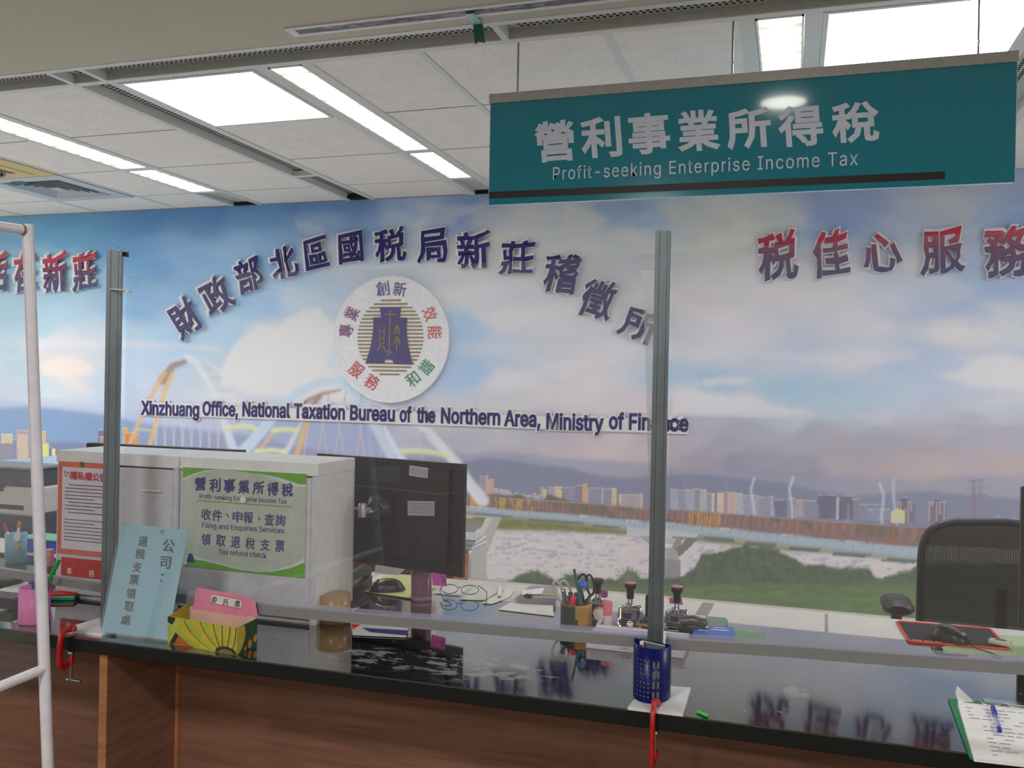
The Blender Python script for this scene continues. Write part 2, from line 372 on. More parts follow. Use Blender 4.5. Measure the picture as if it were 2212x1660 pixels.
def hang_tape():
    T1 = M('pale_tape', (170, 205, 205), .35); T2 = M('green_tape_dark', (20, 95, 72), .35)
    t = thing('hanging_tape', (-1.05, 2.87, HC), 'strip of green tape dangling from the slot air diffuser', 'tape')
    m1 = MB(); m1.add([(-1.064, 2.775, HC-.008), (-1.03, 2.775, HC-.008), (-1.032, 2.868, HC-.005), (-1.067, 2.868, HC-.005)], [(0, 1, 2, 3)], T1); m1.build('stuck_end', t)
    m1 = MB(); m1.add([(-1.067, 2.868, HC-.005), (-1.032, 2.868, HC-.005), (-1.028, 2.872, HC-.035), (-1.064, 2.87, HC-.033), (-1.026, 2.878, HC-.068), (-1.048, 2.876, HC-.062), (-1.063, 2.879, HC-.07)],
                      [(0, 1, 2, 3), (3, 2, 4, 5), (3, 5, 6)], T2); m1.build('loose_end', t)
hang_tape()

# ================================================================== hanging sign
def sign():
    Y = 3.07; P = lambda x, y, d=0.: onY(x, y, Y-d)
    a, b = onY(1056, 440, Y), onY(2198, 90, Y); x0, x1, z0, z1 = a.x, b.x, (a.z+onY(2197, 397, Y).z)/2, 2.593
    t = thing('hanging_sign', ((x0+x1)/2, Y, z0), 'teal hanging sign with white income tax characters and a black stripe', 'sign')
    TEAL = M('sign_teal', (8, 138, 162), .12, spec=.6, k=.95, noise=.02, coat=.6)
    m = MB(); m.bb((x0, Y, z0), (x1, Y+.02, z1-.0), TEAL)
    m.bb((x0-.002, Y+.001, z0-.002), (x0, Y+.02, z1-.03), WHITE); m.bb((x1, Y+.001, z0-.002), (x1+.002, Y+.02, z1-.03), WHITE); m.build('panel', t)
    m = MB(); m.bb((x0-.004, Y-.008, z1-.033), (x1+.003, Y+.028, z1), M('rail_metal', (178, 178, 176), .4, .2)); m.build('top_rail', t)
    WL = M('sign_lettering', (214, 224, 244), .4)
    m = MB()
    cx = [1199, 1298.5, 1402, 1508.5, 1617.5, 1729, 1848]; cy = [305.5, 297, 289, 282.5, 278, 272.5, 265]; cw = [87, 88, 90, 92, 97, 97, 103]
    for c, x, y, w in zip('營利事業所得稅', cx, cy, cw): m.chars(c, WL, lambda u, v: P(u, v, .0005), (x, y), w, 88, 4.3-(x-1199)*.0012, bold=.028, depth=.0012)
    m.text('Profit-seeking Enterprise Income Tax', WL, P(1194.7, 397, .0005), P(1853, 365.5, .0005), P(1194.7, 360.5, .0005), depth=.0012, bold=.002, spacing=1.12); m.build('lettering', t)
    m = MB(); q = [P(1051.5, 429.8), P(2041, 387), P(2041, 370.4), P(1051.5, 415.5)]; q = [Vector((v.x, Y, v.z)) for v in q]; q[0].x = q[3].x = x0
    m.poly(q, M('sign_black', (34, 27, 26), .4), (0, -1, 0), .0012); m.build('stripe', t)
    for x in (1119, 1582, 2112):
        r = MB(); p = onY(x, 150, Y+.008); r.tube([(p.x, Y+.008, z1-.01), (p.x, Y+.008, HC)], .0035, STEEL, 8); r.build('hanging_rod', t)
    for x, y in ((1119.5, 171), (1584, 134), (2115, 89)):
        r = MB(); p = onY(x, y, Y-.008); r.lathe([(.004, 0), (.0035, .0015), (0, .002)], CHROME, p, 10, (0, -1, 0)); r.build('screw', t)
sign()

# ================================================================== printed mural covering the back wall
def mural():
    Y = WY-.004
    xs = np.linspace(XL+.01, XR-.01, 1360)
    zs = np.unique(np.concatenate([np.linspace(.25, .72, 40), np.linspace(.72, 1.36, 130), np.linspace(1.36, HC-.001, 105)]))
    X, Z = np.meshgrid(xs, zs)
    d = np.stack([X-EYE[0], np.full_like(X, Y)-EYE[1], Z-EYE[2]], -1)
    w = d@BF; U = 1106+FPX*(d@BX)/w; V = 830-FPX*(d@BU)/w            # drawing frame of the artwork
    U = np.clip(U, -420, 2650)
    # smooth noise
    def vn(u, v, seed):
        r = np.random.RandomState(seed).rand(256, 256); iu, iv = np.floor(u).astype(int), np.floor(v).astype(int); fu, fv = u-iu, v-iv
        fu, fv = fu*fu*(3-2*fu), fv*fv*(3-2*fv); g = lambda a, b: r[a % 256, b % 256]
        return (g(iu, iv)*(1-fu)+g(iu+1, iv)*fu)*(1-fv)+(g(iu, iv+1)*(1-fu)+g(iu+1, iv+1)*fu)*fv
    def fbm(su, sv, seed, o=4, u=None, v=None):
        u = U if u is None else u; v = V if v is None else v; t = 0; a = .5; n = 0
        for k in range(o): t = t+a*vn(u/su*2**k, v/sv*2**k, seed+k); n += a; a *= .5
        return t/n
    ctl = [  # print colours, top whites greyed for the dimmer light there (u, v, r, g, b)
     (-200,470,85,135,175),(20,500,100,150,185),(150,500,92,145,182),(300,470,84,130,175),(450,450,88,132,178),(560,470,100,145,190),(650,440,92,128,180),(720,440,95,130,178),
     (700,480,130,155,190),(780,450,105,138,185),(800,500,125,155,195),(900,440,140,162,195),(880,480,165,180,198),(960,470,120,145,190),(1010,450,120,145,188),(1060,470,168,175,184),
     (1150,460,178,182,186),(1250,470,172,178,184),(1345,462,130,152,184),(1400,470,148,166,190),(1500,470,178,182,184),(1600,490,188,190,184),(1680,480,178,182,184),(1740,500,140,158,190),
     (1800,470,128,146,185),(1880,440,138,155,188),(1950,460,160,170,190),(2060,450,172,178,186),(2130,470,150,165,192),(2200,480,135,155,192),(2350,500,140,160,192),
     (20,580,130,168,192),(150,600,145,178,195),(300,560,102,145,188),(430,560,120,158,196),(520,540,130,165,200),(600,560,120,158,200),(640,600,150,180,208),(690,560,185,192,196),(760,580,175,185,200),
     (830,540,150,170,196),(870,550,180,188,194),(950,560,192,194,194),(1100,540,186,188,188),(1250,560,186,188,190),(1400,540,182,186,190),(1550,520,190,190,184),(1650,560,200,198,198),(1800,600,203,198,202),
     (1750,515,178,186,196),(2000,560,190,192,198),(2100,500,165,176,194),(2212,560,160,175,200),(2120,600,155,172,200),(2180,620,148,168,200),(2050,620,178,188,204),(2300,600,160,178,200),
     (20,680,152,180,194),(150,680,155,182,200),(300,660,120,160,196),(400,640,128,166,202),(480,650,142,176,210),(560,650,148,180,212),(300,740,160,185,205),(400,740,150,182,210),(470,730,160,188,212),
     (620,720,202,202,202),(700,760,200,202,208),(640,640,178,195,208),(1000,640,196,194,200),(1100,700,200,198,202),(1200,700,200,198,204),(1350,750,198,196,204),(1500,640,200,196,202),(1650,640,202,198,204),
     (1600,720,202,198,206),(1850,680,202,198,206),(1900,650,186,190,206),(2060,660,160,176,204),(2000,640,175,186,206),(2150,680,190,194,204),(2080,720,198,196,202),(2250,720,195,195,202),
     (20,760,165,185,198),(150,745,190,192,200),(250,745,185,192,202),(60,700,155,182,196),(130,795,205,195,190),(180,790,190,190,194),(230,830,172,184,202),(60,830,175,186,196),(20,850,178,186,196),(180,850,176,184,200),
     (300,800,168,188,208),(350,830,178,190,206),(560,800,196,200,204),(600,850,190,195,206),(700,820,198,200,206),(450,850,190,195,204),(1100,820,198,195,200),(1200,850,196,192,198),(1300,800,200,196,202),
     (1010,715,152,178,206),(1010,800,150,176,206),(1050,740,178,190,206),(1060,800,168,184,206),(980,900,192,194,198),(1100,890,196,192,194),(1250,880,202,192,192),(1380,880,194,186,194),
     (1340,940,196,182,186),(1200,930,176,170,182),(1100,940,172,170,184),(1000,960,168,164,178),(900,930,180,178,190),(800,940,150,158,188),(700,940,150,160,190),(600,930,152,162,190),(450,930,160,172,200),(350,930,158,172,200),
     (250,880,172,180,198),(150,890,158,168,188),(20,890,150,166,190),(20,930,128,148,178),(150,930,120,145,180),(200,950,118,140,178),(60,960,125,140,170),(-200,900,140,160,188),
     (1460,820,158,182,202),(1550,830,150,180,202),(1700,850,150,180,202),(1800,870,155,182,202),(1900,860,158,180,202),(1700,900,176,186,200),(1900,900,176,182,200),(1600,870,185,190,200),(1500,860,198,196,200),
     (2000,850,168,182,202),(2100,860,180,184,200),(2200,850,176,182,200),(2100,770,185,188,200),(2200,780,178,184,200),(2050,800,160,178,204),(2000,790,165,180,202),(1850,780,192,194,204),(1700,770,182,188,206),(1560,770,190,192,204),
     (1500,910,165,166,184),(1600,930,158,158,178),(1750,940,154,152,172),(1900,950,150,148,168),(2100,940,158,155,172),(2212,950,160,156,172),(1550,960,150,146,168),(1450,960,172,160,176),
     (1400,990,185,168,172),(1300,975,190,172,176),(1200,970,185,168,176),(1100,970,170,160,174),(1500,1000,150,140,158),(1600,1010,135,132,155),(1700,1010,138,134,156),(1850,1000,160,148,160),(1990,1000,168,152,158),
     (2100,1010,165,150,158),(2200,1020,172,152,150),(1900,1022,168,148,150),(2050,1030,172,154,150),(1750,1030,130,128,150),(1450,1010,165,150,160),(1000,1010,140,150,175),(1100,1000,150,152,175),(300,980,140,150,175),(2400,950,158,155,172)]
    A = np.array(ctl, float); num = np.zeros(U.shape+(3,)); den = np.zeros(U.shape)
    jit = 26*(fbm(90, 50, 3)-.5)*2; uw, vw = U+2*jit, V+jit*.8
    for (u, v, r, g, b) in ctl:
        q = 1/((((uw-u)*.55)**2+(vw-v)**2)+250.)**2; den += q; num += q[..., None]*np.array([r, g, b])
    C = num/den[..., None]
    n = (fbm(120, 36, 11, 5)-.5); C += np.where(V < 1040, 1, 0)[..., None]*(n*20)[..., None]*np.array([1., .8, .45])
    def lay(m, col, a=1.):
        nonlocal C; m = (np.clip(m, 0, 1)*a)[..., None]; C = C*(1-m)+np.array(col, float)*m
    def sg(x, s=1.6): return 1/(1+np.exp(-np.clip(x/s, -30, 30)))
    def crv(pts, u=None): p = np.array(pts, float); return np.interp(U if u is None else u, p[:, 0], p[:, 1])
    def poly(pts, wob=0, seed=5):
        u, v = U, V
        if wob: u = U+wob*(fbm(26, 18, seed)-.5)*2; v = V+wob*(fbm(26, 18, seed+9)-.5)*2
        m = np.zeros(U.shape, bool); k = len(pts)
        for i in range(k):
            (x1, y1), (x2, y2) = pts[i], pts[(i+1) % k]
            if y1 == y2: continue
            m ^= ((y1 > v) != (y2 > v)) & (u < (x2-x1)*(v-y1)/(y2-y1)+x1)
        return m.astype(float)
    def soften(m, k=3):
        for _ in range(k):
            m = np.pad(m, 1, mode='edge'); m = (m[:-2, 1:-1]+m[2:, 1:-1]+m[1:-1, :-2]+m[1:-1, 2:]+2*m[1:-1, 1:-1])/6
        return m
    def stroke(pts, w, soft=1.2):
        dmin = np.full(U.shape, 1e9)
        w2 = w if isinstance(w, (list, tuple)) else [w]*len(pts); best = np.zeros(U.shape)
        for i in range(len(pts)-1):
            (x1, y1), (x2, y2) = pts[i], pts[i+1]; dx, dy = x2-x1, y2-y1; t = np.clip(((U-x1)*dx+(V-y1)*dy)/(dx*dx+dy*dy), 0, 1)
            e = np.hypot(U-x1-t*dx, V-y1-t*dy)-(w2[i]+(w2[i+1]-w2[i])*t)/2; dmin = np.minimum(dmin, e)
        return sg(-dmin, soft)
    rag = fbm(14, 12, 21, 4)-.5
    # clouds with crisp edges
    for pts, col, a, wob in [
        ([(478,795),(500,752),(528,715),(560,705),(600,712),(618,690),(650,672),(690,668),(712,690),(735,720),(760,860),(640,868),(540,850),(480,830)],(206,205,206),.85,9),
        ([(90,790),(110,775),(150,770),(190,785),(205,805),(150,815),(95,812)],(212,200,192),.8,6),
        ([(130,822),(170,820),(205,845),(190,850),(150,838)],(202,192,194),.6,5),
        ([(60,738),(240,732),(400,742),(480,750),(470,758),(300,752),(60,752)],(204,198,204),.55,4),
        ([(1490,825),(1560,815),(1640,820),(1600,830),(1500,832)],(214,208,208),.8,3),
        ([(1450,845),(1500,850),(1560,856),(1620,858),(1660,872),(1720,882),(1770,894),(1640,900),(1450,896)],(206,202,208),.85,7),
        ([(2010,812),(2060,800),(2110,775),(2160,768),(2230,780),(2300,830),(2180,845),(2120,838),(2060,828)],(208,203,204),.75,9),
        ([(2120,862),(2260,856),(2260,868),(2130,872)],(206,202,200),.6,4),
        ([(1470,775),(1620,768),(1720,782),(1800,790),(1900,788),(1980,770),(1990,760),(1700,760),(1500,762)],(200,197,206),.6,6),
        ([(880,440),(920,455),(900,500),(880,520),(930,540),(990,470),(1060,440)],(188,190,192),.5,12),
        ([(640,470),(700,490),(760,540),(730,560),(690,520),(640,500)],(186,192,198),.4,12),
        ([(1225,430),(1330,500),(1400,520),(1400,545),(1200,540)],(186,188,190),.4,14)]:
        lay(soften(poly(pts, wob), 4), col, a)
    for pts, col, a, wob in [
        ([(1290,905),(1380,862),(1440,868),(1440,900),(1360,915)],(206,190,186),.35,8),
        ([(980,705),(1010,700),(1045,722),(1050,735),(1000,740),(975,735)],(148,176,208),.5,6),
        ([(965,790),(1000,768),(1045,780),(1065,810),(1040,822),(985,822)],(146,174,208),.5,6),
        ([(715,745),(755,765),(770,800),(735,800),(700,790)],(170,192,214),.5,5),
        ([(1700,515),(1760,470),(1830,430),(1900,420),(1880,450),(1790,495),(1740,505)],(128,148,186),.45,12),
        ([(2080,640),(2140,600),(2212,585),(2260,600),(2180,625),(2130,650)],(145,166,202),.45,10),
        ([(2070,680),(2110,660),(2150,668),(2140,690),(2100,700)],(165,178,206),.5,8)]:
        lay(soften(poly(pts, wob), 12), col, a)
    # far mountains
    m1 = crv([(-420,880),(0,885),(60,880),(130,886),(180,892),(240,900),(300,915),(520,940),(760,985),(900,985),(960,975),(1020,982),(1080,975),(1130,980),(1200,990),(1300,995),(1400,1000),(1470,1012),(1560,1018),(1650,1025),(1750,1035),(1830,1026),(1890,1034),(1915,1028),(1950,1038),(2000,1042),(2050,1032),(2110,1028),(2160,1030),(2250,1036),(2650,1030)])
    lay(sg(V-m1-3*rag, 2.5), (132,136,162), .75)
    lay(sg(V-m1-3*rag, 2.5)*sg(360-U, 60), (110,138,172), .9)
    m2 = crv([(-420,955),(0,950),(100,958),(140,955),(200,962),(300,985),(700,990),(1000,998),(1060,990),(1110,996),(1160,1006),(1230,1012),(1300,1030),(1350,1034),(1400,1030),(1470,1025),(1540,1028),(1600,1035),(1700,1045),(1800,1068),(1850,1072),(1950,1064),(2010,1062),(2060,1068),(2120,1070),(2212,1082),(2650,1090)])
    lay(sg(V-m2-5*rag, 2.2), (104,112,142), .88)
    lay(sg(V-m2-5*rag, 2.2)*(fbm(30, 10, 44, 4) > .56), (112,114,136), .35)
    # city strip
    base = crv([(-420,1000),(300,1010),(980,1080),(1040,1072),(1200,1090),(1400,1100),(1450,1104),(1700,1118),(1900,1128),(2212,1134),(2650,1150)])
    rs = np.random.RandomState(4)
    def bld(u0, u1, top, bot, col, lit=None):
        m = ((U >= u0) & (U < u1) & (V >= top) & (V < bot)).astype(float); lay(m, col, .95)
        lay(m*(((V-top) % 4) < 1.4), tuple(c*.86 for c in col), .5); lay(m*(((U-u0) % 5) < 1.6), tuple(min(255, c*1.07) for c in col), .5)
        if lit: lay(((U >= u0) & (U < u0+max(3, (u1-u0)*lit[1])) & (V >= top) & (V < bot)).astype(float), lit[0], .85)
        lay(((U >= u0) & (U < u1) & (V >= top-1) & (V < top+2)).astype(float), (206,188,150), .4)
    u = 1062
    for u in list(range(1066, 1165, 7)): bld(u, u+rs.randint(4, 8), 1056+.12*(u-1066)+rs.randint(0, 7), 1080, (170,160,165))
    bld(1035,1050,1030,1072,(150,128,136)); bld(1050,1056,1027,1070,(190,150,138)); bld(1056,1067,1036,1072,(196,148,132)); bld(1067,1076,1055,1075,(186,160,150))
    for a, b, t, c, l in [(1165,1176,1054,(140,140,158),None),(1172,1182,1058,(196,170,120),None),(1183,1202,1052,(150,146,160),None),(1200,1214,1052,(206,176,120),None),(1213,1222,1054,(120,116,142),None),
        (1222,1242,1053,(126,124,150),None),(1243,1258,1049,(112,110,138),None),(1258,1270,1046,(206,150,112),None),(1272,1300,1054,(122,126,150),None),(1300,1303,1056,(190,160,150),None),(1303,1322,1056,(120,126,146),None),
        (1320,1332,1055,(206,172,128),None),(1338,1388,1068,(160,144,148),((208,182,130),.04)),(1384,1388,1068,(214,190,130),None)]:
        bld(a, b, t+(a-1165)*.0, 1092+(a-1165)*.06, c, l)
    for a, b, t, c in [(1449,1466,1057,(150,152,172)),(1466,1480,1060,(128,130,152)),(1480,1500,1058,(146,150,168)),(1500,1512,1056,(124,128,150)),(1512,1526,1058,(170,160,158)),(1526,1537,1066,(132,134,160)),(1537,1544,1066,(214,184,140)),
        (1548,1563,1065,(206,176,142)),(1563,1572,1063,(160,130,140)),(1572,1588,1064,(196,154,138)),(1588,1605,1066,(166,160,168)),(1605,1622,1070,(134,138,164)),(1622,1640,1070,(150,142,160)),(1640,1665,1074,(130,130,158)),
        (1665,1672,1072,(150,150,168)),(1672,1700,1080,(96,98,126)),(1700,1718,1076,(124,126,150)),(1718,1735,1080,(168,140,140)),(1735,1765,1082,(118,122,148)),(1768,1806,1070,(88,88,114)),(1806,1812,1076,(160,166,186)),(1812,1842,1072,(92,88,112)),
        (1842,1856,1078,(120,114,138)),(1856,1900,1090,(116,120,146)),(1874,1924,1100,(122,128,150)),(1937,1975,1084,(104,98,118)),(1946,1960,1075,(92,88,110)),(2005,2045,1085,(104,98,118)),(2018,2030,1079,(92,88,110)),(2066,2074,1112,(110,106,126)),
        (2150,2160,1116,(110,110,134)),(2185,2194,1118,(110,110,134))]: bld(a, b, t, crv([(1440,1106),(1980,1130),(2220,1145)], a), c)
    for a, b in ((1937,1975),(2005,2045)):
        for k in (.02,.22,.42,.62,.82): lay(((U > a+(b-a)*k) & (U < a+(b-a)*k+2.5) & (V > 1084) & (V < 1128)).astype(float), (170,150,150), .8)
    lay(poly([(1925,1106),(1940,1099),(1955,1105),(1954,1131),(1926,1129)]), (206,196,120), .95)
    # left-hand city
    for a, b, t, c in [(2,27,938,(180,170,140)),(0,30,957,(120,120,138)),(36,62,930,(160,135,140)),(38,60,940,(180,160,140)),(86,99,932,(182,158,120)),(86,106,958,(190,140,110)),(88,106,962,(178,190,110)),(106,112,966,(110,104,130)),(112,120,970,(200,190,110)),
        (28,36,950,(110,118,150)),(62,86,950,(125,120,140)),(212,232,929,(104,100,132)),(216,232,944,(150,124,130)),(266,276,925,(190,150,70)),(270,290,935,(176,120,80)),(288,300,938,(180,136,90)),(-120,-60,940,(170,150,135)),(-60,-5,955,(125,122,140))]: bld(a, b, t, 1010, c)
    # pylon and swan-necked lamp posts
    for p, wd, c, a in [([(2103,1043),(2104,1120)],5,(120,92,100),.8),([(2116,1046),(2118,1070),(2132,1122)],4,(128,100,100),.7),([(2094,1039),(2124,1038)],2,(116,92,104),.8),([(2088,1056),(2134,1054)],1.6,(116,100,112),.6),([(2096,1072),(2130,1070)],1.6,(116,100,112),.6),
        ([(1629,1034),(1622,1058),(1628,1090),(1630,1122)],3,(205,210,220),.95),([(1713,1032),(1705,1058),(1711,1096),(1713,1142)],3.4,(205,212,224),.95),([(1900,1046),(1909,1070),(1904,1120),(1908,1150)],3,(206,206,214),.95),([(1930,1036),(1930,1070),(1934,1110),(1940,1160)],4.4,(170,184,206),.95),
        ([(1480,1036),(1481,1076)],3,(140,130,150),.5),([(1566,1042),(1573,1064)],5,(128,134,158),.5),([(1832,1094),(1832,1126)],2,(180,150,150),.7)]: lay(stroke(p, wd), c, a)
    def calm(m, k, to):                       # paler, greyer lower right of the print
        nonlocal C; m = (np.clip(m, 0, 1)*k)[..., None]; g = C.mean(-1, keepdims=True); C = C*(1-m)+(g*.45+np.array(to, float)*.55)*m
    calm(sg(V-870, 14)*sg(U-960, 20), .34, (172, 168, 176))
    # tree line before the far bank
    tl = crv([(-420,1012),(800,1040),(980,1066),(1040,1072),(1075,1068),(1100,1072),(1120,1068),(1140,1078),(1170,1082),(1185,1068),(1205,1076),(1240,1086),(1400,1104),(1440,1108),(1480,1108),(1700,1124),(1980,1140),(2650,1170)])
    lay(sg(V-tl-7*rag, 1.6), (92,92,84), .9)
    # water, far bank and the near shore
    wt = crv([(700,1140),(1000,1140),(1085,1145),(1200,1148),(1390,1158),(1480,1166),(1700,1190),(2212,1216),(2650,1240)])
    lay(sg(V-wt+26, 2)*sg(wt-V, 1.5), (112,118,74), .95); lay(sg(V-wt+26, 2)*sg(wt-V, 1.5)*(fbm(16, 7, 61) > .55), (140,126,74), .5)
    wm = sg(V-wt, 1.5); lay(wm, (192,184,184), 1.)
    rip = (fbm(22, 3.2, 71, 3) > .63); lay(wm*rip, (150,146,168), .6); lay(wm*(fbm(30, 4, 77, 3) < .36), (204,196,194), .5)
    for k in range(26):
        a, b = rs.randint(1060, 1700), rs.randint(1160, 1245); lay(stroke([(a, b), (a+rs.randint(8, 30), b+rs.randint(0, 3))], 1.4, .8), (135,130,160), .6)
    # bridge piers
    lay(poly([(1000,1113),(1084,1117),(1062,1170),(1051,1200),(1053,1275),(1012,1275),(1014,1200),(1030,1170),(1050,1120),(1000,1118)]), (162,160,156)); lay(poly([(1000,1130),(1045,1125),(1016,1165),(1000,1172)]), (124,122,128), .9)
    lay(poly([(990,1185),(1016,1196),(1018,1275),(985,1275)]), (140,134,138), .95); lay(poly([(1050,1118),(1065,1118),(1030,1180),(1018,1180)]), (184,182,178), .8)
    for pts, c in [([(1380,1157),(1402,1158),(1424,1180),(1424,1196)], (138,148,152)), ([(1462,1160),(1476,1160),(1462,1200),(1444,1200)], (130,127,122)), ([(1486,1162),(1510,1163),(1475,1198),(1462,1205),(1460,1188)], (112,110,106)), ([(1430,1180),(1462,1188),(1468,1212),(1470,1290),(1430,1290)], (150,148,146)), ([(1430,1210),(1469,1211),(1471,1290),(1430,1290)], (132,130,132))]: lay(poly(pts), c, .95)
    # bridge deck: girder, parapet, railing
    dk = crv([(700,1060),(985,1090),(1100,1101),(1250,1112),(1400,1128),(1450,1130),(1600,1145),(1800,1165),(1980,1182),(2212,1204),(2650,1245)])
    th = crv([(985,12),(1100,13),(1400,17),(1450,17),(1600,19),(1980,24),(2212,27)])
    E0 = sg(U-900, 30)
    lay(sg(V-dk-th+1, 1.3)*sg(dk+th*1.5-V, 1.5)*E0, (146,146,140), 1); lay((np.abs(V-dk-th*1.28) < 1.6)*E0, (92,104,108), .8); lay((np.abs(V-dk-th*1.5) < 1.5)*E0*sg(U-1500, 30), (84,100,100), .8)
    lay(poly([(1355,1130),(1430,1136),(1520,1148),(1500,1163),(1380,1158),(1355,1155)]), (180,184,184), .9)
    lay(sg(V-dk, 1)*sg(dk+th-V, 1)*E0, (152,166,176), 1); lay(sg(V-dk, 1)*sg(dk+th-V, 1)*E0*((U+V*.2) % 21 < 1.8), (130,138,150), .5); lay((np.abs(V-dk-.5) < 1.3)*E0, (208,212,222), .8)
    rt = crv([(985,22),(1100,23),(1400,28),(1600,32),(1980,42),(2212,48)])
    rl = sg(V-dk+rt, 1)*sg(dk-V, 1)*E0; lay(rl, (128,104,104), .95); lay(rl*((U % 3.6) < 1.5), (146,122,112), .55); lay(rl*(fbm(40, 30, 90) > .55), (96,98,78), .5)
    lay(rl*(U < 1150)*((fbm(9, 60, 91) > .52)), (188,150,84), .7); lay(rl*(U > 1490)*(U < 1560)*((U % 5) < 2.6), (196,146,66), .8)
    lay(sg(V-dk+rt*.33, 1)*sg(dk-V, 1)*E0*sg(U-1560, 20), (132,106,108), .8)
    lay((np.abs(V-dk+rt) < 1.3)*E0, (150,140,140), .7)
    u = 1000.
    while u < 2640: lay(((np.abs(U-u) < 1.1+(u-1000)/900) & (V > dk-rt-1) & (V < dk+2)).astype(float)*E0, (150,100,74) if (int(u) % 3) else (128,96,84), .8); u += 14+(u-1000)*.05
    # arches
    def arch(pts, wd, c, a=.9, s=1.5): lay(stroke(pts, wd, s), c, a)
    arch([(404,772),(425,785),(450,825),(475,885),(497,950),(506,975)], [14,14,12,10,18,18], (196,202,216), .85)
    arch([(404,770),(440,776),(470,800),(500,850),(520,905)], [5,5,6,8,8], (204,200,206), .6)
    for a, b in (((440,797),(455,800)),((455,816),(478,818)),((468,842),(500,846))): arch([a, b], 3, (190,160,150), .6)
    arch([(396,768),(375,778),(350,800)], 6, (176,196,218), .8)
    arch([(398,782),(372,792),(352,822)], [9,14,20], (138,116,106), .9); arch([(356,806),(335,840),(315,880),(290,935),(278,968)], [8,9,8,8,9], (200,160,116), .9)
    arch([(372,808),(358,840),(346,880),(334,925),(322,968)], [8,8,8,9,10], (204,160,104), .9); arch([(336,842),(350,844)], 3, (200,160,120), .8); arch([(298,928),(324,930)], 4, (200,186,120), .8)
    arch([(516,984),(545,955),(590,900),(640,850),(690,826),(735,822),(775,850),(800,900),(830,960),(850,1000)], [26,24,22,20,18,20,22,22,18,16], (176,196,216), .95)
    arch([(830,925),(850,965),(872,1000)], [10,14,18], (202,204,214), .9)
    arch([(735,843),(700,850),(665,866),(640,884)], [3,7,9,7], (142,118,108), .9); arch([(690,858),(676,875)], 9, (140,112,100), .9); arch([(596,926),(575,955),(548,985)], [6,7,9], (206,166,130), .9)
    arch([(662,905),(655,940),(640,985)], [10,11,12], (204,164,110), .9); arch([(652,910),(625,965),(612,985)], [3,12,14], (206,204,210), .8)
    arch([(800,865),(860,895),(930,935),(985,1000),(1010,1040),(1044,1082)], [3,8,14,22,24,26], (200,200,208), .95); arch([(925,945),(970,990),(1010,1050),(1032,1085)], [8,10,10,10], (206,206,214), .7)
    for p in ([(486,925),(520,921),(545,922),(552,928)], [(590,930),(620,927),(642,930)], [(868,975),(900,973),(940,978),(968,984)], [(552,975),(590,972),(615,976)]): arch(p, 9, (206,206,196), .9); arch([(x, y+3) for x, y in p], 5, (196,200,120), .9)
    for k in range(17):
        u0 = 332+k*9.6; arch([(u0, 898), (u0+(-5 if k % 2 else 5), 968)], 1.5, (206,184,180), .75, .8)
    for k, u0 in enumerate((668,696,698,732,735,776,782,822,832,900)): arch([(u0, 908), (u0+(-12 if k % 2 == 0 else 12), 988)], 1.7, (204,180,172), .8, .8)
    for u0, u1 in ((710,708),(747,744),(780,782)): arch([(u0, 848), (u1, 870)], 1.5, (150,130,120), .8, .8)
    # near bushes and lawn
    b1 = crv([(970,1275),(1040,1262),(1100,1258),(1130,1240),(1160,1232),(1180,1242),(1200,1254),(1225,1240),(1250,1242),(1270,1250),(1320,1254),(1345,1245),(1356,1228),(1372,1238),(1385,1252),(1410,1244),(1430,1256),(1470,1246),(1500,1225),(1515,1200),(1540,1194),(1570,1186),(1610,1180),(1650,1184),(1700,1198),(1725,1216),(1740,1222),(1780,1222),(1830,1228),(1880,1232),(1895,1248),(1905,1250),(1930,1240),(1960,1232),(2000,1222),(2212,1215),(2650,1230)])
    mb_ = sg(V-b1-16*rag, 1.4); lay(mb_, (84,95,78), .97); lay(mb_*soften(fbm(9, 8, 101) > .55, 1), (64,76,66), .6); lay(mb_*soften(fbm(11, 6, 111) > .6, 1), (112,114,94), .5)
    g1 = crv([(970,1290),(1250,1272),(1400,1268),(1475,1268),(1600,1262),(1700,1262),(1800,1268),(1890,1258),(1960,1262),(2212,1270),(2650,1280)])
    mg = sg(V-g1-5*rag, 3); lay(mg, (96,114,82), .95); lay(mg*(fbm(60, 6, 121) > .52), (110,126,76), .45); lay(mg*(fbm(30, 8, 131) < .4), (84,100,76), .4)
    for k in range(14): a = k*.45; lay(stroke([(1357,1248), (1357+26*math.cos(a+3.3), 1248+22*math.sin(a+3.3))], 2.4, .8), (108,118,92), .8)
    L_ = np.clip(C, 0, 255)/255; L_ = np.where(L_ <= .04045, L_/12.92, ((L_+.055)/1.055)**2.4)
    L_ = np.clip(L_*MURAL_GAIN, 0, .94)
    ny, nx = U.shape; me = bpy.data.meshes.new('wall_mural'); nv = nx*ny
    co = np.stack([X, np.full_like(X, Y), Z], -1).reshape(-1, 3).astype('f')
    i = (np.arange(ny-1)[:, None]*nx+np.arange(nx-1)[None]).ravel(); q = np.stack([i, i+1, i+nx+1, i+nx], -1).astype('i')
    me.vertices.add(nv); me.vertices.foreach_set('co', co.ravel()); me.loops.add(q.size); me.loops.foreach_set('vertex_index', q.ravel())
    me.polygons.add(len(q)); me.polygons.foreach_set('loop_start', np.arange(len(q), dtype='i')*4); me.update(calc_edges=True)
    ca = me.color_attributes.new('print', 'FLOAT_COLOR', 'POINT'); ca.data.foreach_set('color', np.concatenate([L_.reshape(-1, 3), np.ones((nv, 1))], 1).astype('f').ravel())
    m = bpy.data.materials.new('mural_print'); m.use_nodes = True; nt = m.node_tree; b = nt.nodes['Principled BSDF']; at = nt.nodes.new('ShaderNodeVertexColor'); at.layer_name = 'print'
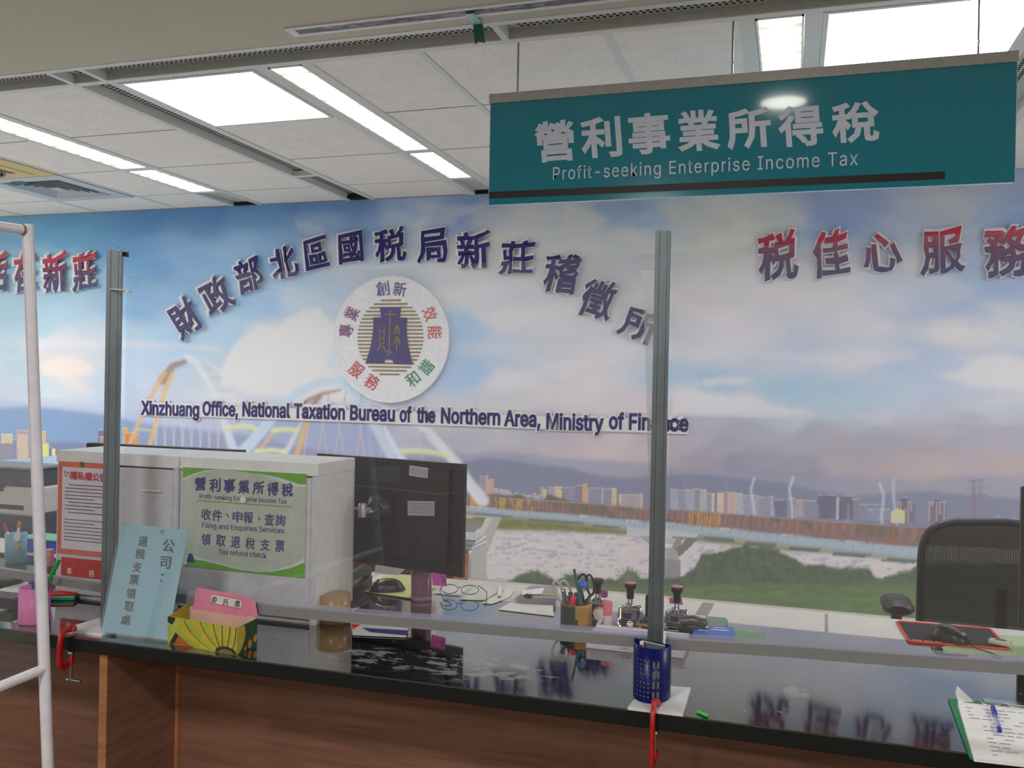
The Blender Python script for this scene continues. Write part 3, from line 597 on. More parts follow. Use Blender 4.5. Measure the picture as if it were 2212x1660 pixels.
    nt.links.new(at.outputs['Color'], b.inputs['Base Color']); b.inputs['Roughness'].default_value = .6; b.inputs['Specular IOR Level'].default_value = .25
    me.materials.append(m); o = bpy.data.objects.new('wall_mural', me); COL.objects.link(o)
    tag(o, 'wall-sized photo mural of blue sky, arched white bridge, river and city', 'mural')
MURAL_GAIN = 1.46
mural()

# ================================================================== raised characters on the mural
NAVY = M('letter_navy', (42, 36, 112), .5, spec=.3, k=.9); BACK = M('letter_backing', (232, 230, 228), .6, k=.97)
def grad_mat():
    m = M('letter_red_to_navy', (190, 30, 62), .45, noise=0); nt = m.node_tree; b = nt.nodes['Principled BSDF']
    ge = nt.nodes.new('ShaderNodeNewGeometry'); se = nt.nodes.new('ShaderNodeSeparateXYZ'); mr = nt.nodes.new('ShaderNodeMapRange'); cr = nt.nodes.new('ShaderNodeValToRGB')
    nt.links.new(ge.outputs['Position'], se.inputs[0]); nt.links.new(se.outputs['Z'], mr.inputs['Value']); mr.inputs['From Min'].default_value = 2.20; mr.inputs['From Max'].default_value = 2.49
    nt.links.new(mr.outputs[0], cr.inputs[0]); e = cr.color_ramp.elements; e[0].position = .15; e[0].color = (*lin((42, 42, 108)), 1); e[1].position = .85; e[1].color = (*lin((196, 34, 62)), 1)
    x = cr.color_ramp.elements.new(.5); x.color = (*lin((110, 36, 88)), 1); nt.links.new(cr.outputs[0], b.inputs['Base Color']); return m
GRAD = grad_mat()
def wall_char(ch, c, w, h, rot, mat, label, group, thick=.036, bold=.02):
    Pl = lambda x, y: onY(x, y, WY-.004)
    o = onY(c[0], c[1], WY-.004)
    t = thing('wall_character', o, label, 'wall lettering', group)
    m = MB(); k = 1.075; m.chars(ch, BACK, lambda x, y: onY(x, y, WY-.006), c, w*k, h*k, rot, bold=bold+.045, brush=True, depth=thick-.004, res=2); m.build('white_backing', t)
    m = MB(); m.chars(ch, mat, lambda x, y: onY(x, y, WY-.006-thick+.006), c, w, h, rot, bold=bold, brush=True, depth=.008, res=3); m.build('character_face', t)
ARC = [('財',(399,688),62,84,30,'first'),('政',(469,638),66,78,24,'second'),('部',(538,595),58,76,13,'third'),('北',(614,567),58,70,10,'fourth'),('區',(684,547),52,74,6,'fifth'),('國',(758,535),54,72,3,'sixth'),
       ('税',(844,529),70,78,0,'seventh'),('局',(934,531),66,78,0,'eighth'),('新',(1023,539),72,84,-2,'ninth'),('莊',(1117,558),74,80,-6,'tenth'),('稽',(1212,591),76,92,-12,'eleventh'),('徵',(1292,647),74,92,-20,'twelfth'),('所',(1384,702),84,82,-26,'last')]
for ch, c, w, h, r, n in ARC: wall_char(ch, c, w, h, r, NAVY, 'raised navy wall character %s, %s in the arch over the round emblem' % (ch, n), 'navy characters arched over the emblem')
for ch, c, w, h, n in [('税',(1681,553),90,112,'first'),('佳',(1796,549),82,110,'second'),('心',(1908,547),84,84,'third'),('服',(2036,543),98,108,'fourth'),('務',(2174,546),98,112,'fifth')]:
    wall_char(ch, c, w, h, 0, GRAD, 'raised red to navy wall character %s, %s in the row below the teal sign' % (ch, n), 'red to navy characters below the sign', bold=.024)
for ch, c, w, h, n in [('活',(-10,590),54,90,'partly outside the picture'),('在',(55,590),48,88,'half hidden by the white tube'),('新',(119,588),52,88,'between the white tube and grey post'),('莊',(183,588),52,88,'closest to the grey post')]:
    wall_char(ch, c, w, h, 0, GRAD, 'raised red to navy wall character %s, %s' % (ch, n), 'red to navy characters beside the grey post', bold=.024)

def english_line():
    o = onY(900, 910, WY-.004); t = thing('wall_lettering_strip', o, 'raised navy English office name on a white strip under the emblem', 'wall lettering')
    words = [('Xinzhuang', 308, 434), ('Office,', 441, 518), ('National', 527, 630), ('Taxation', 638, 748), ('Bureau', 759, 856), ('of', 866, 892), ('the', 903, 944), ('Northern', 955, 1083), ('Area,', 1091, 1170), ('Ministry', 1182, 1306), ('of', 1317, 1350), ('Finance', 1360, 1490)]
    zb, zt = onY(308, 893, WY).z, onY(308, 862, WY).z; b = MB(); f = MB()
    co = glyph('X', .0, False)[2]
    for wd, a, e in words:
        for mbx, mat, y, bold, pad, dep in ((b, BACK, WY-.006, .10, .010, .014), (f, NAVY, WY-.018, .028, 0, .006)):
            g = glyph(wd, bold, False, 2)[2]; cap = glyph('X', bold, False, 2)[2][1]; x0, x1 = onY(a, 900, WY).x-pad, onY(e, 900, WY).x+pad
            co_ = glyph(wd, bold, False, 2); hh = (zt-zb+2*pad)/cap*g[1]
            desc = .2 if any(q in wd for q in 'gy,') else 0
            # bottom of the word box relative to the base line
            low = (hh*(.215/ (g[1]))) if any(q in wd for q in 'gy') else (hh*(.13/g[1]) if ',' in wd else 0)
            z0 = zb-pad-low
            mbx.text(wd, mat, (x0, y, z0), (x1, y, z0), (x0, y, z0+hh), bold=bold, depth=dep)
    b.bb((onY(312, 900, WY).x, WY-.02, zb-.012), (onY(1490, 900, WY).x, WY-.006, zt-.035), BACK)
    b.build('white_strip', t); f.build('lettering', t)
english_line()

def emblem():
    Y = WY-.0065; c = onY(846, 734, Y); rad = .428
    t = thing('round_emblem', (c.x, Y, c.z), 'round white emblem with navy bell shape, gold stripes and coloured characters', 'emblem')
    m = MB(); DW = M('emblem_white', (236, 235, 240), .5, k=.97); m.disc((c.x, Y, c.z), rad, DW, (0, -1, 0), 72, .03); m.build('disc', t)
    y1 = Y-.031; GOLD = M('emblem_gold', (142, 124, 74), .5); NV = M('emblem_navy', (52, 46, 116), .45)
    ce = onY(700+790/5.533, 580+825/5.533, y1); r2 = .262; m = MB(); n = 21
    for k in range(n):
        z = ce.z-r2+(k+.5)*2*r2/n; h = r2*2/n*.44; wx = math.sqrt(max(0, r2*r2-(z-ce.z)**2)); m.bb((ce.x-wx*.93, y1-.002, z-h/2), (ce.x+wx*.93, y1, z+h/2), GOLD)
    m.build('gold_stripes', t)
    q = lambda x, y, d=.0: onY(700+x/5.533, 580+y/5.533, y1-d)
    m = MB(); pts = [(668,462),(916,466),(904,588),(995,592),(985,680),(990,800),(1010,950),(1058,1150),(838,1144),(812,1086),(735,1084),(712,1140),(497,1130),(556,950),(582,800),(592,680),(586,588),(684,584)]
    m.poly([q(*p, .003) for p in pts], NV, (0, -1, 0), .003); bell = m.build('bell_shape', t)
    m = MB()
    def st(p, w=15):
        for i in range(len(p)-1):
            a, b = q(*p[i], .0065), q(*p[i+1], .0065); dd = (b-a).normalized(); nn = Vector((-dd.z, 0, dd.x))*w/5.533*.0029/2*1.02; e = dd*abs(nn.length)
            m.poly([a-e+nn, b+e+nn, b+e-nn, a-e-nn], GOLD, (0, -1, 0), .002)
    for p in ([(792,492),(778,1040)], [(722,550),(856,553)], [(735,998),(818,1004)], [(668,690),(690,668),(712,672),(724,700),(718,880),(690,920),(664,890),(668,690)], [(668,755),(722,757)], [(666,830),(720,832)], [(690,915),(638,975)], [(695,915),(735,978)],
              [(875,668),(832,775),(914,780),(875,668)], [(875,700),(868,975)], [(870,800),(828,905)], [(872,850),(915,910)], [(872,800),(905,880)]): st(p)
    m.build('gold_glyph', bell)
    for ch, x, y, r_, col, nm in [('創',700,242,8,(70,70,140),'char_blue'),('新',905,248,-8,(80,80,140),'char_blue'),('效',1265,545,-68,(205,78,58),'char_orange'),('能',1325,765,-88,(205,78,58),'char_orange'),('和',1060,1325,38,(30,140,90),'char_green'),('諧',1222,1180,52,(30,140,90),'char_green'),
                                  ('服',385,1215,-38,(200,52,62),'char_red'),('務',575,1360,-28,(200,52,62),'char_red'),('專',262,745,86,(120,50,115),'char_purple'),('業',332,540,66,(120,50,115),'char_purple')]:
        m = MB(); m.chars(ch, M(nm, col, .5), lambda u, v: onY(u, v, y1-.0005), (700+x/5.533, 580+y/5.533), 28, 31, r_, bold=.004, depth=.002); m.build('printed_character', t)
emblem()

# ================================================================== service counter
def granite():
    m = M('black_granite', (22, 23, 24), .07, spec=1., noise=.3, nscale=300, coat=1.); m.node_tree.nodes['Principled BSDF'].inputs['IOR'].default_value = 1.75; nt = m.node_tree; b = nt.nodes['Principled BSDF']; L = nt.links.new; N = nt.nodes.new
    src = b.inputs['Base Color'].links[0].from_socket
    ge = N('ShaderNodeNewGeometry'); sp = N('ShaderNodeSeparateXYZ'); L(ge.outputs['Position'], sp.inputs[0])
    def dist(cx, cy, rx, ry):                       # pale, mottled patches of the stone
        a = N('ShaderNodeVectorMath'); a.operation = 'SUBTRACT'; a.inputs[1].default_value = (cx, cy, CT); L(ge.outputs['Position'], a.inputs[0])
        s = N('ShaderNodeVectorMath'); s.operation = 'DIVIDE'; s.inputs[1].default_value = (rx, ry, 1); L(a.outputs[0], s.inputs[0])
        l = N('ShaderNodeVectorMath'); l.operation = 'LENGTH'; L(s.outputs[0], l.inputs[0])
        r = N('ShaderNodeMapRange'); r.inputs['From Min'].default_value = 1.; r.inputs['From Max'].default_value = .55; L(l.outputs['Value'], r.inputs['Value']); return r.outputs[0]
    nz = N('ShaderNodeTexNoise'); nz.inputs['Scale'].default_value = 30; nz.inputs['Detail'].default_value = 5; nz.inputs['Roughness'].default_value = .6
    mp = N('ShaderNodeMapping'); mp.inputs['Scale'].default_value = (.8, 1.5, 1); L(ge.outputs['Position'], mp.inputs[0]); L(mp.outputs[0], nz.inputs['Vector'])
    th = N('ShaderNodeMapRange'); th.inputs['From Min'].default_value = .52; th.inputs['From Max'].default_value = .56; L(nz.outputs['Fac'], th.inputs['Value'])
    d1 = dist(-.62, 1.76, .2, .12); d2 = dist(-.84, 1.74, .17, .085)
    ad = N('ShaderNodeMath'); ad.operation = 'MAXIMUM'; L(d1, ad.inputs[0]); L(d2, ad.inputs[1])
    mu = N('ShaderNodeMath'); mu.operation = 'MULTIPLY'; L(ad.outputs[0], mu.inputs[0]); L(th.outputs[0], mu.inputs[1])
    n2 = N('ShaderNodeTexNoise'); n2.inputs['Scale'].default_value = 55; L(ge.outputs['Position'], n2.inputs['Vector'])
    t2 = N('ShaderNodeMapRange'); t2.inputs['From Min'].default_value = .715; t2.inputs['From Max'].default_value = .73; L(n2.outputs['Fac'], t2.inputs['Value'])
    m2 = N('ShaderNodeMath'); m2.operation = 'MAXIMUM'; L(mu.outputs[0], m2.inputs[0]); L(t2.outputs[0], m2.inputs[1])
    d3 = dist(.02, 1.84, .034, .05); s3 = N('ShaderNodeMath'); s3.operation = 'MULTIPLY'; L(d3, s3.inputs[0]); s4 = N('ShaderNodeMapRange'); s4.inputs['From Min'].default_value = .4; s4.inputs['From Max'].default_value = .55; L(nz.outputs['Fac'], s4.inputs['Value']); L(s4.outputs[0], s3.inputs[1])
    m3 = N('ShaderNodeMath'); m3.operation = 'MAXIMUM'; L(m2.outputs[0], m3.inputs[0]); L(s3.outputs[0], m3.inputs[1])
    mx = N('ShaderNodeMix'); mx.data_type = 'RGBA'; L(m3.outputs[0], mx.inputs[0]); L(src, mx.inputs[6]); mx.inputs[7].default_value = (.17, .165, .15, 1); L(mx.outputs[2], b.inputs['Base Color'])
    ro = N('ShaderNodeMapRange'); ro.inputs['To Min'].default_value = .06; ro.inputs['To Max'].default_value = .5; L(m3.outputs[0], ro.inputs['Value']); L(ro.outputs[0], b.inputs['Roughness'])
    return m
GRAN = granite()
def wood(name, c, k=1., sc=3.):
    m = M(name, c, .45, spec=.4, noise=0, k=k); nt = m.node_tree; b = nt.nodes['Principled BSDF']; L = nt.links.new; N = nt.nodes.new
    tc = N('ShaderNodeTexCoord'); mp = N('ShaderNodeMapping'); mp.inputs['Scale'].default_value = (sc*.6, sc, sc*9); L(tc.outputs['Object'], mp.inputs[0])
    nz = N('ShaderNodeTexNoise'); nz.inputs['Scale'].default_value = 2.2; nz.inputs['Detail'].default_value = 6; L(mp.outputs[0], nz.inputs['Vector'])
    cr = N('ShaderNodeValToRGB'); col = lin(c); e = cr.color_ramp.elements; e[0].position = .3; e[0].color = tuple(v*k*.72 for v in col)+(1,); e[1].position = .7; e[1].color = tuple(v*k*1.15 for v in col)+(1,)
    L(nz.outputs['Fac'], cr.inputs[0]); L(cr.outputs[0], b.inputs['Base Color']); return m
WOOD = wood('counter_wood', (132, 94, 76)); WOODL = wood('counter_wood_edge', (166, 114, 74))
mb = MB(); mb.bb((-4.2, 1.63, CT-.032), (2.9, 2.31, CT-.0015), M('granite_edge', (20, 24, 24), .35, spec=.35, noise=.3, nscale=200), .003); mb.bb((-4.199, 1.6315, CT-.003), (2.899, 2.31, CT), GRAN)
o = mb.build('granite_countertop', None, (-.6, 1.97, CT-.032)); tag(o, 'long polished black granite countertop reflecting the mural, mottled in patches', 'countertop')
t = thing('counter_base', (-.6, 1.97, 0), 'brown wood panelled counter base under the black countertop', 'counter')
m = MB(); m.bb((-4.2, 1.895, .1), (2.9, 1.915, CT-.032), WOOD); m.build('modesty_panel', t)
m = MB(); m.bb((-4.2, 1.93, 0), (2.9, 1.95, .1), BLACK); m.build('plinth', t)
for x in (-1.484, -3.6, 1.5):
    m = MB(); m.bb((x, 1.648, 0), (x+.021, 1.895, CT-.032), WOOD); m.bb((x, 1.645, 0), (x+.021, 1.648, CT-.032), WOODL); m.build('gable_panel', t)
    m = MB(); m.bb((x+.021, 1.882, 0), (x+.03, 1.895, CT-.032), WOODL); m.build('corner_strip', t)
m = MB(); m.bb((-1.46, 1.655, CT-.037), (2.85, 1.66, CT-.032), WOODL); m.build('edge_strip', t)
# light desk joined behind the counter
DESK = M('desk_laminate', (224, 218, 210), .45, k=.95, noise=.03, nscale=25)
t = thing('work_desk', (-.3, 2.42, 0), 'pale laminate work desk joined behind the black countertop', 'desk')
m = MB(); m.bb((-4.0, 2.312, CT-.03), (2.8, 2.515, CT), DESK, .004); m.build('desktop', t)
for a_, b_, w_, y_ in ((1776, 1786, .004, 2.314), (1500, 1526, .016, 2.36)):  # narrow strip is the joint, wide one a shadow stripe painted in grey
    p_ = onZ((a_+b_)/2, 1335); m = MB(); m.poly([(p_.x-w_, y_, CT), (p_.x+w_, y_, CT), (p_.x+w_+.006, 2.5, CT), (p_.x-w_+.006, 2.5, CT)], M('seam_shadow_grey', (150, 146, 144), .6), (0, 0, 1), .0006); m.build('seam_shadow_strip', t)
for x in (-3.9, -2.0, 1.1, 2.7):
    m = MB(); m.bb((x, 2.35, 0), (x+.03, 2.49, CT-.03), DESK); m.build('leg', t)

# ------------------------------------------------------------------ posts, base plates, clamps
POST = M('post_steel', (120, 130, 136), .42, .75, noise=.12, nscale=12)
def post(x, y, zt, rot, label, wide=.026):
    t = thing('metal_post', (x, y, CT+.006), label, 'post', 'grey metal posts carrying the clear screens')
    r = Matrix.Rotation(R(rot), 3, 'Z'); m = MB(); h = zt-CT-.006; c = Vector((x, y, CT+.006+h/2))
    for dx, dy, sx, sy in ((0, -.0125, wide, .002), (-wide/2, 0, .002, .025), (wide/2, 0, .002, .025), (-wide/2+.004, .0125, .009, .002), (wide/2-.004, .0125, .009, .002), (-wide*.28, -.0145, .003, .003), (wide*.28, -.0145, .003, .003)):
        m.box(c+r@Vector((dx, dy, 0)), (sx, sy, h), POST, r)
    m.build('channel', t)
    m = MB(); m.box(c+Vector((0, 0, h/2-.0005)), (wide*.96, .023, .002), M('post_hollow', (18, 20, 20), .8), r); m.build('hollow_top', t)
    return t
pr_ = post(-.2425, 1.722, 1.843, 3, 'grey metal post rising behind the blue pen cup, holding the clear screens')
pl_ = post(-1.524, 1.7165, 1.838, 32, 'grey metal post behind the pale blue card, with a white cable tie', .03)
m = MB(); q = onY(254, 626, 1.70); CTIE = M('cable_tie', (225, 225, 225), .4)
m.tube([(q.x-.0245, 1.712, q.z+.002), (q.x-.02, 1.698, q.z+.001), (q.x+.008, 1.694, q.z), (q.x+.02, 1.70, q.z-.002), (q.x+.016, 1.729, q.z-.002), (q.x-.01, 1.734, q.z)], .0018, CTIE, 6, True); m.box((q.x+.027, 1.701, q.z-.004), (.009, .006, .008), CTIE); m.build('cable_tie', pl_)
# binder clip handles on top
t = thing('binder_clip', onY(268, 545, 1.735), 'small silver binder clip on top of the post beside the red characters', 'clip')
m = MB(); a, b = onY(258, 538, 1.73), onY(272, 542, 1.735)
for c, rr in ((a, .0055), (b, .005)): m.tube([(c.x+rr*math.cos(k*.6), 1.733, c.z+rr*math.sin(k*.6)*1.1) for k in range(10)], .0008, CHROME, 5, True)
m.build('wire_handle', t); m = MB(); c = onY(272, 550, 1.735); m.box((c.x, 1.735, c.z), (.006, .012, .011), BLACK); m.build('jaw', t)
PLATE = M('plate_white', (222, 222, 226), .5, k=.95)
for x0, x1, y0, y1, lb, rx in ((-.277, -.177, 1.622, 1.776, 'white square base plate under the blue pen cup and post', .006), (-1.606, -1.49, 1.657, 1.785, 'white square base plate under the grey post, beside the pale blue card', 0)):
    m = MB(); m.poly([(x0, y0+.004, CT), (x1, y0+rx, CT), (x1-.002, y1, CT), (x0+.01, y1-.012, CT)], PLATE, (0, 0, 1), .005); tag(m.build('base_plate', None, ((x0+x1)/2, y0, CT)), lb, 'plate', 'white base plates of the posts')
REDP = M('red_paint', (186, 22, 28), .28, k=.95, coat=.4); SCREW = M('zinc', (140, 145, 145), .35, .8)
def clamp(x, z0, label, rot=0, lean=0., s=1.):
    t = thing('g_clamp', (x, 1.63, CT), label, 'clamp', 'red clamps on the counter edge')
    r = Matrix.Rotation(R(rot), 3, 'Z'); P = lambda y, z, dx=0: Vector((x, 1.63, 0))+r@Vector((dx+lean*(CT-z), y, z))
    m = MB(); top = CT+.013
    m.tube([P(.022, top-.001), P(.012, top+.001), P(-.004, top+.001), P(-.014, top-.008), P(-.016, top-.03), P(-.016, top-.095*s), P(-.012, top-.108*s), P(0, top-.112*s), P(.012, top-.104*s)], [.0075, .0075, .0075, .008, .0085, .0085, .008, .0075, .0068], REDP, 12)
    m.v = [(x+(v[0]-x)*.6, v[1], v[2]) for v in m.v]
    m.lathe([(.0085, -.006), (.0085, .002), (.006, .005)], REDP, P(.021, top), 14)
    m.lathe([(.0075, -.008), (.0075, .008)], REDP, P(.016, top-.098*s), 12); m.build('frame', t)
    m = MB(); m.tube([P(.017, CT-.045), P(.017, CT-.145*s+.0*s)], .0032, SCREW, 10); m.lathe([(.008, -.004), (.008, 0), (.004, .003)], SCREW, P(.017, CT-.04), 12); m.build('screw', t)
    m = MB(); m.tube([P(.017, CT-.142*s, -.006), P(.017, CT-.142*s, .028)], .0028, SCREW, 8); m.lathe([(.0048, -.004), (.0048, .004)], SCREW, P(.017, CT-.142*s, -.006), 10, (1, 0, 0)); m.build('handle', t)
clamp(-.2295, CT, 'red clamp gripping the counter edge in front of the blue pen cup', 0)
clamp(-1.566, CT, 'red clamp gripping the counter edge beside the pale blue card', 0, 0., .74)

# ------------------------------------------------------------------ clear screens
ACR = clear_mat('acrylic_sheet', (.975, .98, .985), .023, (.80, .79, .85), .034)
ALU = M('aluminium', (142, 143, 144), .4, .3, noise=.03)
TAPE = clear_mat('tape_film', (.8, .82, .9), .42, (.5, .52, .66), .1, .25)
def screen(top, bot, label, Y=1.741, band=.012):
    T = [onY(*p, Y) for p in top]; B = [onY(*p, Y) for p in bot]
    def at(Q, x): 
        xs = [q.x for q in Q]; return float(np.interp(x, xs, [q.z for q in Q]))
    x0, x1 = max(T[0].x, B[0].x), min(T[-1].x, B[-1].x); n = 8; X = [x0+(x1-x0)*i/n for i in range(n+1)]
    t = thing('clear_screen', ((x0+x1)/2, Y, at(B, (x0+x1)/2)), label, 'screen', 'clear plastic screens above the counter')
    m = MB(); vs = []
    for x in X: vs += [(x, Y, at(B, x)+.003), (x, Y, at(T, x)), (x, Y+.003, at(T, x)), (x, Y+.003, at(B, x)+.003)]
    m.add(vs, [(i*4+j, i*4+(j+1) % 4, (i+1)*4+(j+1) % 4, (i+1)*4+j) for i in range(n) for j in range(4)]+[(0, 1, 2, 3), (n*4+3, n*4+2, n*4+1, n*4)], ACR); m.build('sheet', t)
    m = MB(); h = .0205 if band else .0195; vs = []
    for x in X: z = at(B, x); vs += [(x, Y-.004, z), (x, Y-.004, z+h), (x, Y+.012, z+h), (x, Y+.012, z)]
    m.add(vs, [(i*4+j, i*4+(j+1) % 4, (i+1)*4+(j+1) % 4, (i+1)*4+j) for i in range(n) for j in range(4)]+[(0, 1, 2, 3), (n*4+3, n*4+2, n*4+1, n*4)], ALU); m.build('bottom_bar', t)
    if band:
        m = MB(); vs = []
        for x in X: z = at(B, x)+h; vs += [(x, Y-.0012, z), (x, Y-.0012, z+band)]
        m.add(vs, [(i*2, i*2+2, i*2+3, i*2+1) for i in range(n)], TAPE); m.build('tape_band', t)
    return t
screen([(-260, 600), (77, 598.5), (236, 597), (262, 597)], [(-300, 1212), (0, 1244), (113, 1263), (224, 1280), (262, 1286)], 'clear plastic screen between the white tube frame and the grey post', band=0)
screen([(262, 597), (398, 595), (590, 588.5), (800, 581), (973, 572), (1100, 567), (1300, 553), (1432, 546.5)], [(262, 1286), (400, 1304), (558, 1326), (759, 1346), (1000, 1366), (1300, 1391.6), (1436, 1403)], 'clear plastic screen spanning between the two grey posts')
screen([(1434, 546), (1600, 535), (1951, 513), (2194, 500), (2700, 470)], [(1438, 1403), (1600, 1413), (1750, 1423), (1912, 1437), (2212, 1458), (2700, 1490)], 'clear plastic screen beyond the grey post, in front of the red to navy row')
# narrow rippled overlap strip beside the middle post
m = MB(); vs = []
for i in range(13):
    v = 585+i*66; u0 = 1386+ (i/12)**.7*22; vs += [onY(u0, v, 1.736), onY(1419, v, 1.736)]
m.add(vs, [(i*2, i*2+1, i*2+3, i*2+2) for i in range(12)], clear_mat('film_strip', (.86, .87, .9), .28, (.6, .6, .63), .12, .2))
tag(m.build('clear_film_strip', None, onY(1405, 1380, 1.736)), 'narrow rippled clear film strip taped beside the post over the last navy character', 'tape')

# white tube frame
TUBEW = M('tube_white', (226, 222, 232), .3, k=.95, coat=.2)
t = thing('tube_frame', (-1.43, 1.5, 0), 'white tube partition frame standing before the counter, clear film inside', 'frame')
a, b = onY(60, 490, 1.5), onY(104, 1660, 1.5); d = (b-a).normalized(); foot = a+d*((0-a.z)/d.z)
m = MB(); m.tube([a-d*.004, foot], .0118, TUBEW, 20); m.build('upright', t)
j2 = a+d*((onY(96, 1445, 1.5).z-a.z)/d.z)
ra, rb = onX(0, 484, a.x), onX(0, 1484, j2.x)
def ext(p, q, k): return p+(q-p)*k
m = MB(); e1 = ext(a+d*.012, ra, 5.); e1 = a+Vector((-.02, -1.15, -.01))
q1 = onX(0, 487, a.x-.004); dr = (q1-(a+d*.006)).normalized(); m.tube([a+d*.008, a+d*.008+dr*1.2], .0105, TUBEW, 18); m.build('top_rail', t)
m = MB(); m.lathe([(.0112, 0), (.0116, .002), (.0112, .004)], M('joint_rust', (120, 95, 60), .7), a+d*.008+dr*.0125, 20, dr); m.build('joint_ring', t)
q2 = onX(0, 1484, j2.x-.003); dq = (q2-j2).normalized(); m = MB(); m.tube([j2, j2+dq*1.2], .0105, TUBEW, 18); m.build('lower_rail', t)
m = MB(); m.tube([foot+Vector((0, 0, .012)), foot+Vector((0, -1.2, .012))], .0118, TUBEW, 16); m.build('foot_rail', t)
m = MB(); m.tube([a+d*.008+dr*1.19, foot+Vector((0, -1.2, .0))], .0118, TUBEW, 16); m.build('upright', t)
m = MB(); A, B_, C_, D_ = a+d*.01, a+d*.008+dr*1.19, j2+dq*1.19, j2; m.add([A, B_, C_, D_], [(0, 1, 2, 3)], clear_mat('frame_film', (.95, .96, .97), .10, (.66, .66, .7), .04)); m.build('clear_film', t)

# ------------------------------------------------------------------ white cabinets and what is fixed on them
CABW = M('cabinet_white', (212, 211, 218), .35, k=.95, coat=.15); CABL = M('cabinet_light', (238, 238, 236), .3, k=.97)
def cabinet(x0, x1, label):
    t = thing('white_cabinet', ((x0+x1)/2, 2.0, CT), label, 'cabinet', 'white cabinets standing on the counter'); y0, y1, z1 = 1.912, 2.105, 1.342
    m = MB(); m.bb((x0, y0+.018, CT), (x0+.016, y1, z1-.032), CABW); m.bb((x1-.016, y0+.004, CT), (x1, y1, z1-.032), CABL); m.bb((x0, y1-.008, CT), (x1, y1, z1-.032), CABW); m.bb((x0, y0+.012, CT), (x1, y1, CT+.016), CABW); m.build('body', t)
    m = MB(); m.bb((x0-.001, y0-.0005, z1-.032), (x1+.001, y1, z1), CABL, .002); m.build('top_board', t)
    m = MB(); m.bb((x0+.003, y0, CT+.012), (x1-.016, y0+.016, z1-.036), CABW, .0015); d = m.build('door', t); 
    m = MB(); m.bb((x1-.015, y0+.001, CT), (x1-.001, y0+.014, z1-.034), CABW); m.build('side_stile', t)
    return t, d
cl, dl = cabinet(-1.878, -1.49, 'white cabinet bearing the orange framed privacy notice')
cr_, dr_ = cabinet(-1.486, -1.09, 'white cabinet bearing the green income tax poster')
m = MB(); a, b = onY(309, 1060, 1.91), onY(349, 1062, 1.91); m.tube([(a.x, 1.909, a.z), ((a.x+b.x)/2, 1.905, a.z+.001), (b.x, 1.909, b.z)], .003, CABL, 8); h = m.build('recessed_handle', dl)
P19 = lambda x, y, d=0.: onY(x, y, 1.9115-d)
ORG = M('notice_orange', (222, 108, 78), .4); RDI = M('red_ink', (206, 40, 58), .5); GREYI = M('grey_ink', (110, 105, 118), .6); REDS = M('plate_red', (196, 38, 44), .35)
t = thing('privacy_notice', P19(180, 1194), 'orange framed privacy notice with dense small print on the first white cabinet', 'notice')
TL, BL = P19(129, 996.5), P19(125, 1194); x0, x1, z0, z1 = TL.x, P19(256, 1000).x, BL.z, TL.z
m = MB(); m.bb((x0, 1.908, z0), (x1, 1.9112, z1), ORG); m.build('frame', t)
m = MB(); m.bb((x0+.014, 1.907, z0+.013), (x1-.012, 1.908, z1-.014), M('notice_paper', (222, 214, 224), .6)); m.build('paper', t)
m = MB(); X0, X1 = x0+.024, x1-.02
m.text('隱私權公告', RDI, P19(152.5, 1036, .006), P19(230, 1042, .006), P19(152.5, 1018, .006), bold=.02, depth=.0004)
m.build('red_heading', t); m = MB(); z = z1-.062; k = 0
while z > z0+.03:
    k += 1; x = X0+(.012 if k in (1, 6, 9) else 0); end = X1-(.05 if k in (5, 8, 12) else 0)
    if k not in (10,):
        while x < end: w = RNG.uniform(.003, .009 if k > 9 else .0045); m.bb((x, 1.9062, z), (min(x+w, end), 1.907, z+(.0028 if k <= 9 else .0022)), GREYI); x += w+.0013
    z -= .0092
m.build('small_print', t)
m = MB()
for x, y, c in ((140, 1020, 'a'), (147, 1022, 'b'), (142, 1027, 'c'), (149, 1029, 'd')): m.disc(P19(x, y, .006), .0028, M('dot_'+c, {'a': (210, 70, 120), 'b': (90, 130, 200), 'c': (120, 180, 120), 'd': (230, 160, 80)}[c], .5), (0, -1, 0), 12, .0004)
m.build('coloured_dots', t)
m = MB(); p = P19(177, 1010, .006); m.box(p+Vector((0, -.002, .008)), (.005, .004, .014), M('pin_green', (40, 120, 80), .5)); m.build('clip', t)
t = thing('red_name_plate', P19(190, 1258), 'red name plate with white characters under the privacy notice', 'plate')
a, b = P19(134.5, 1203.5), P19(134.5, 1242.6); x1 = P19(250, 1220).x
m = MB(); m.bb((a.x, 1.908, b.z), (x1, 1.9112, a.z), REDS); m.build('plate', t)
m = MB(); m.chars('事', PAPER, lambda u, v: P19(u, v, .0037), (149.7, 1234), 11, 14, depth=.0005); m.build('printed_character', t); m = MB(); m.chars('務', PAPER, lambda u, v: P19(u, v, .0037), (198, 1239.5), 12, 15, depth=.0005); m.build('printed_character', t)

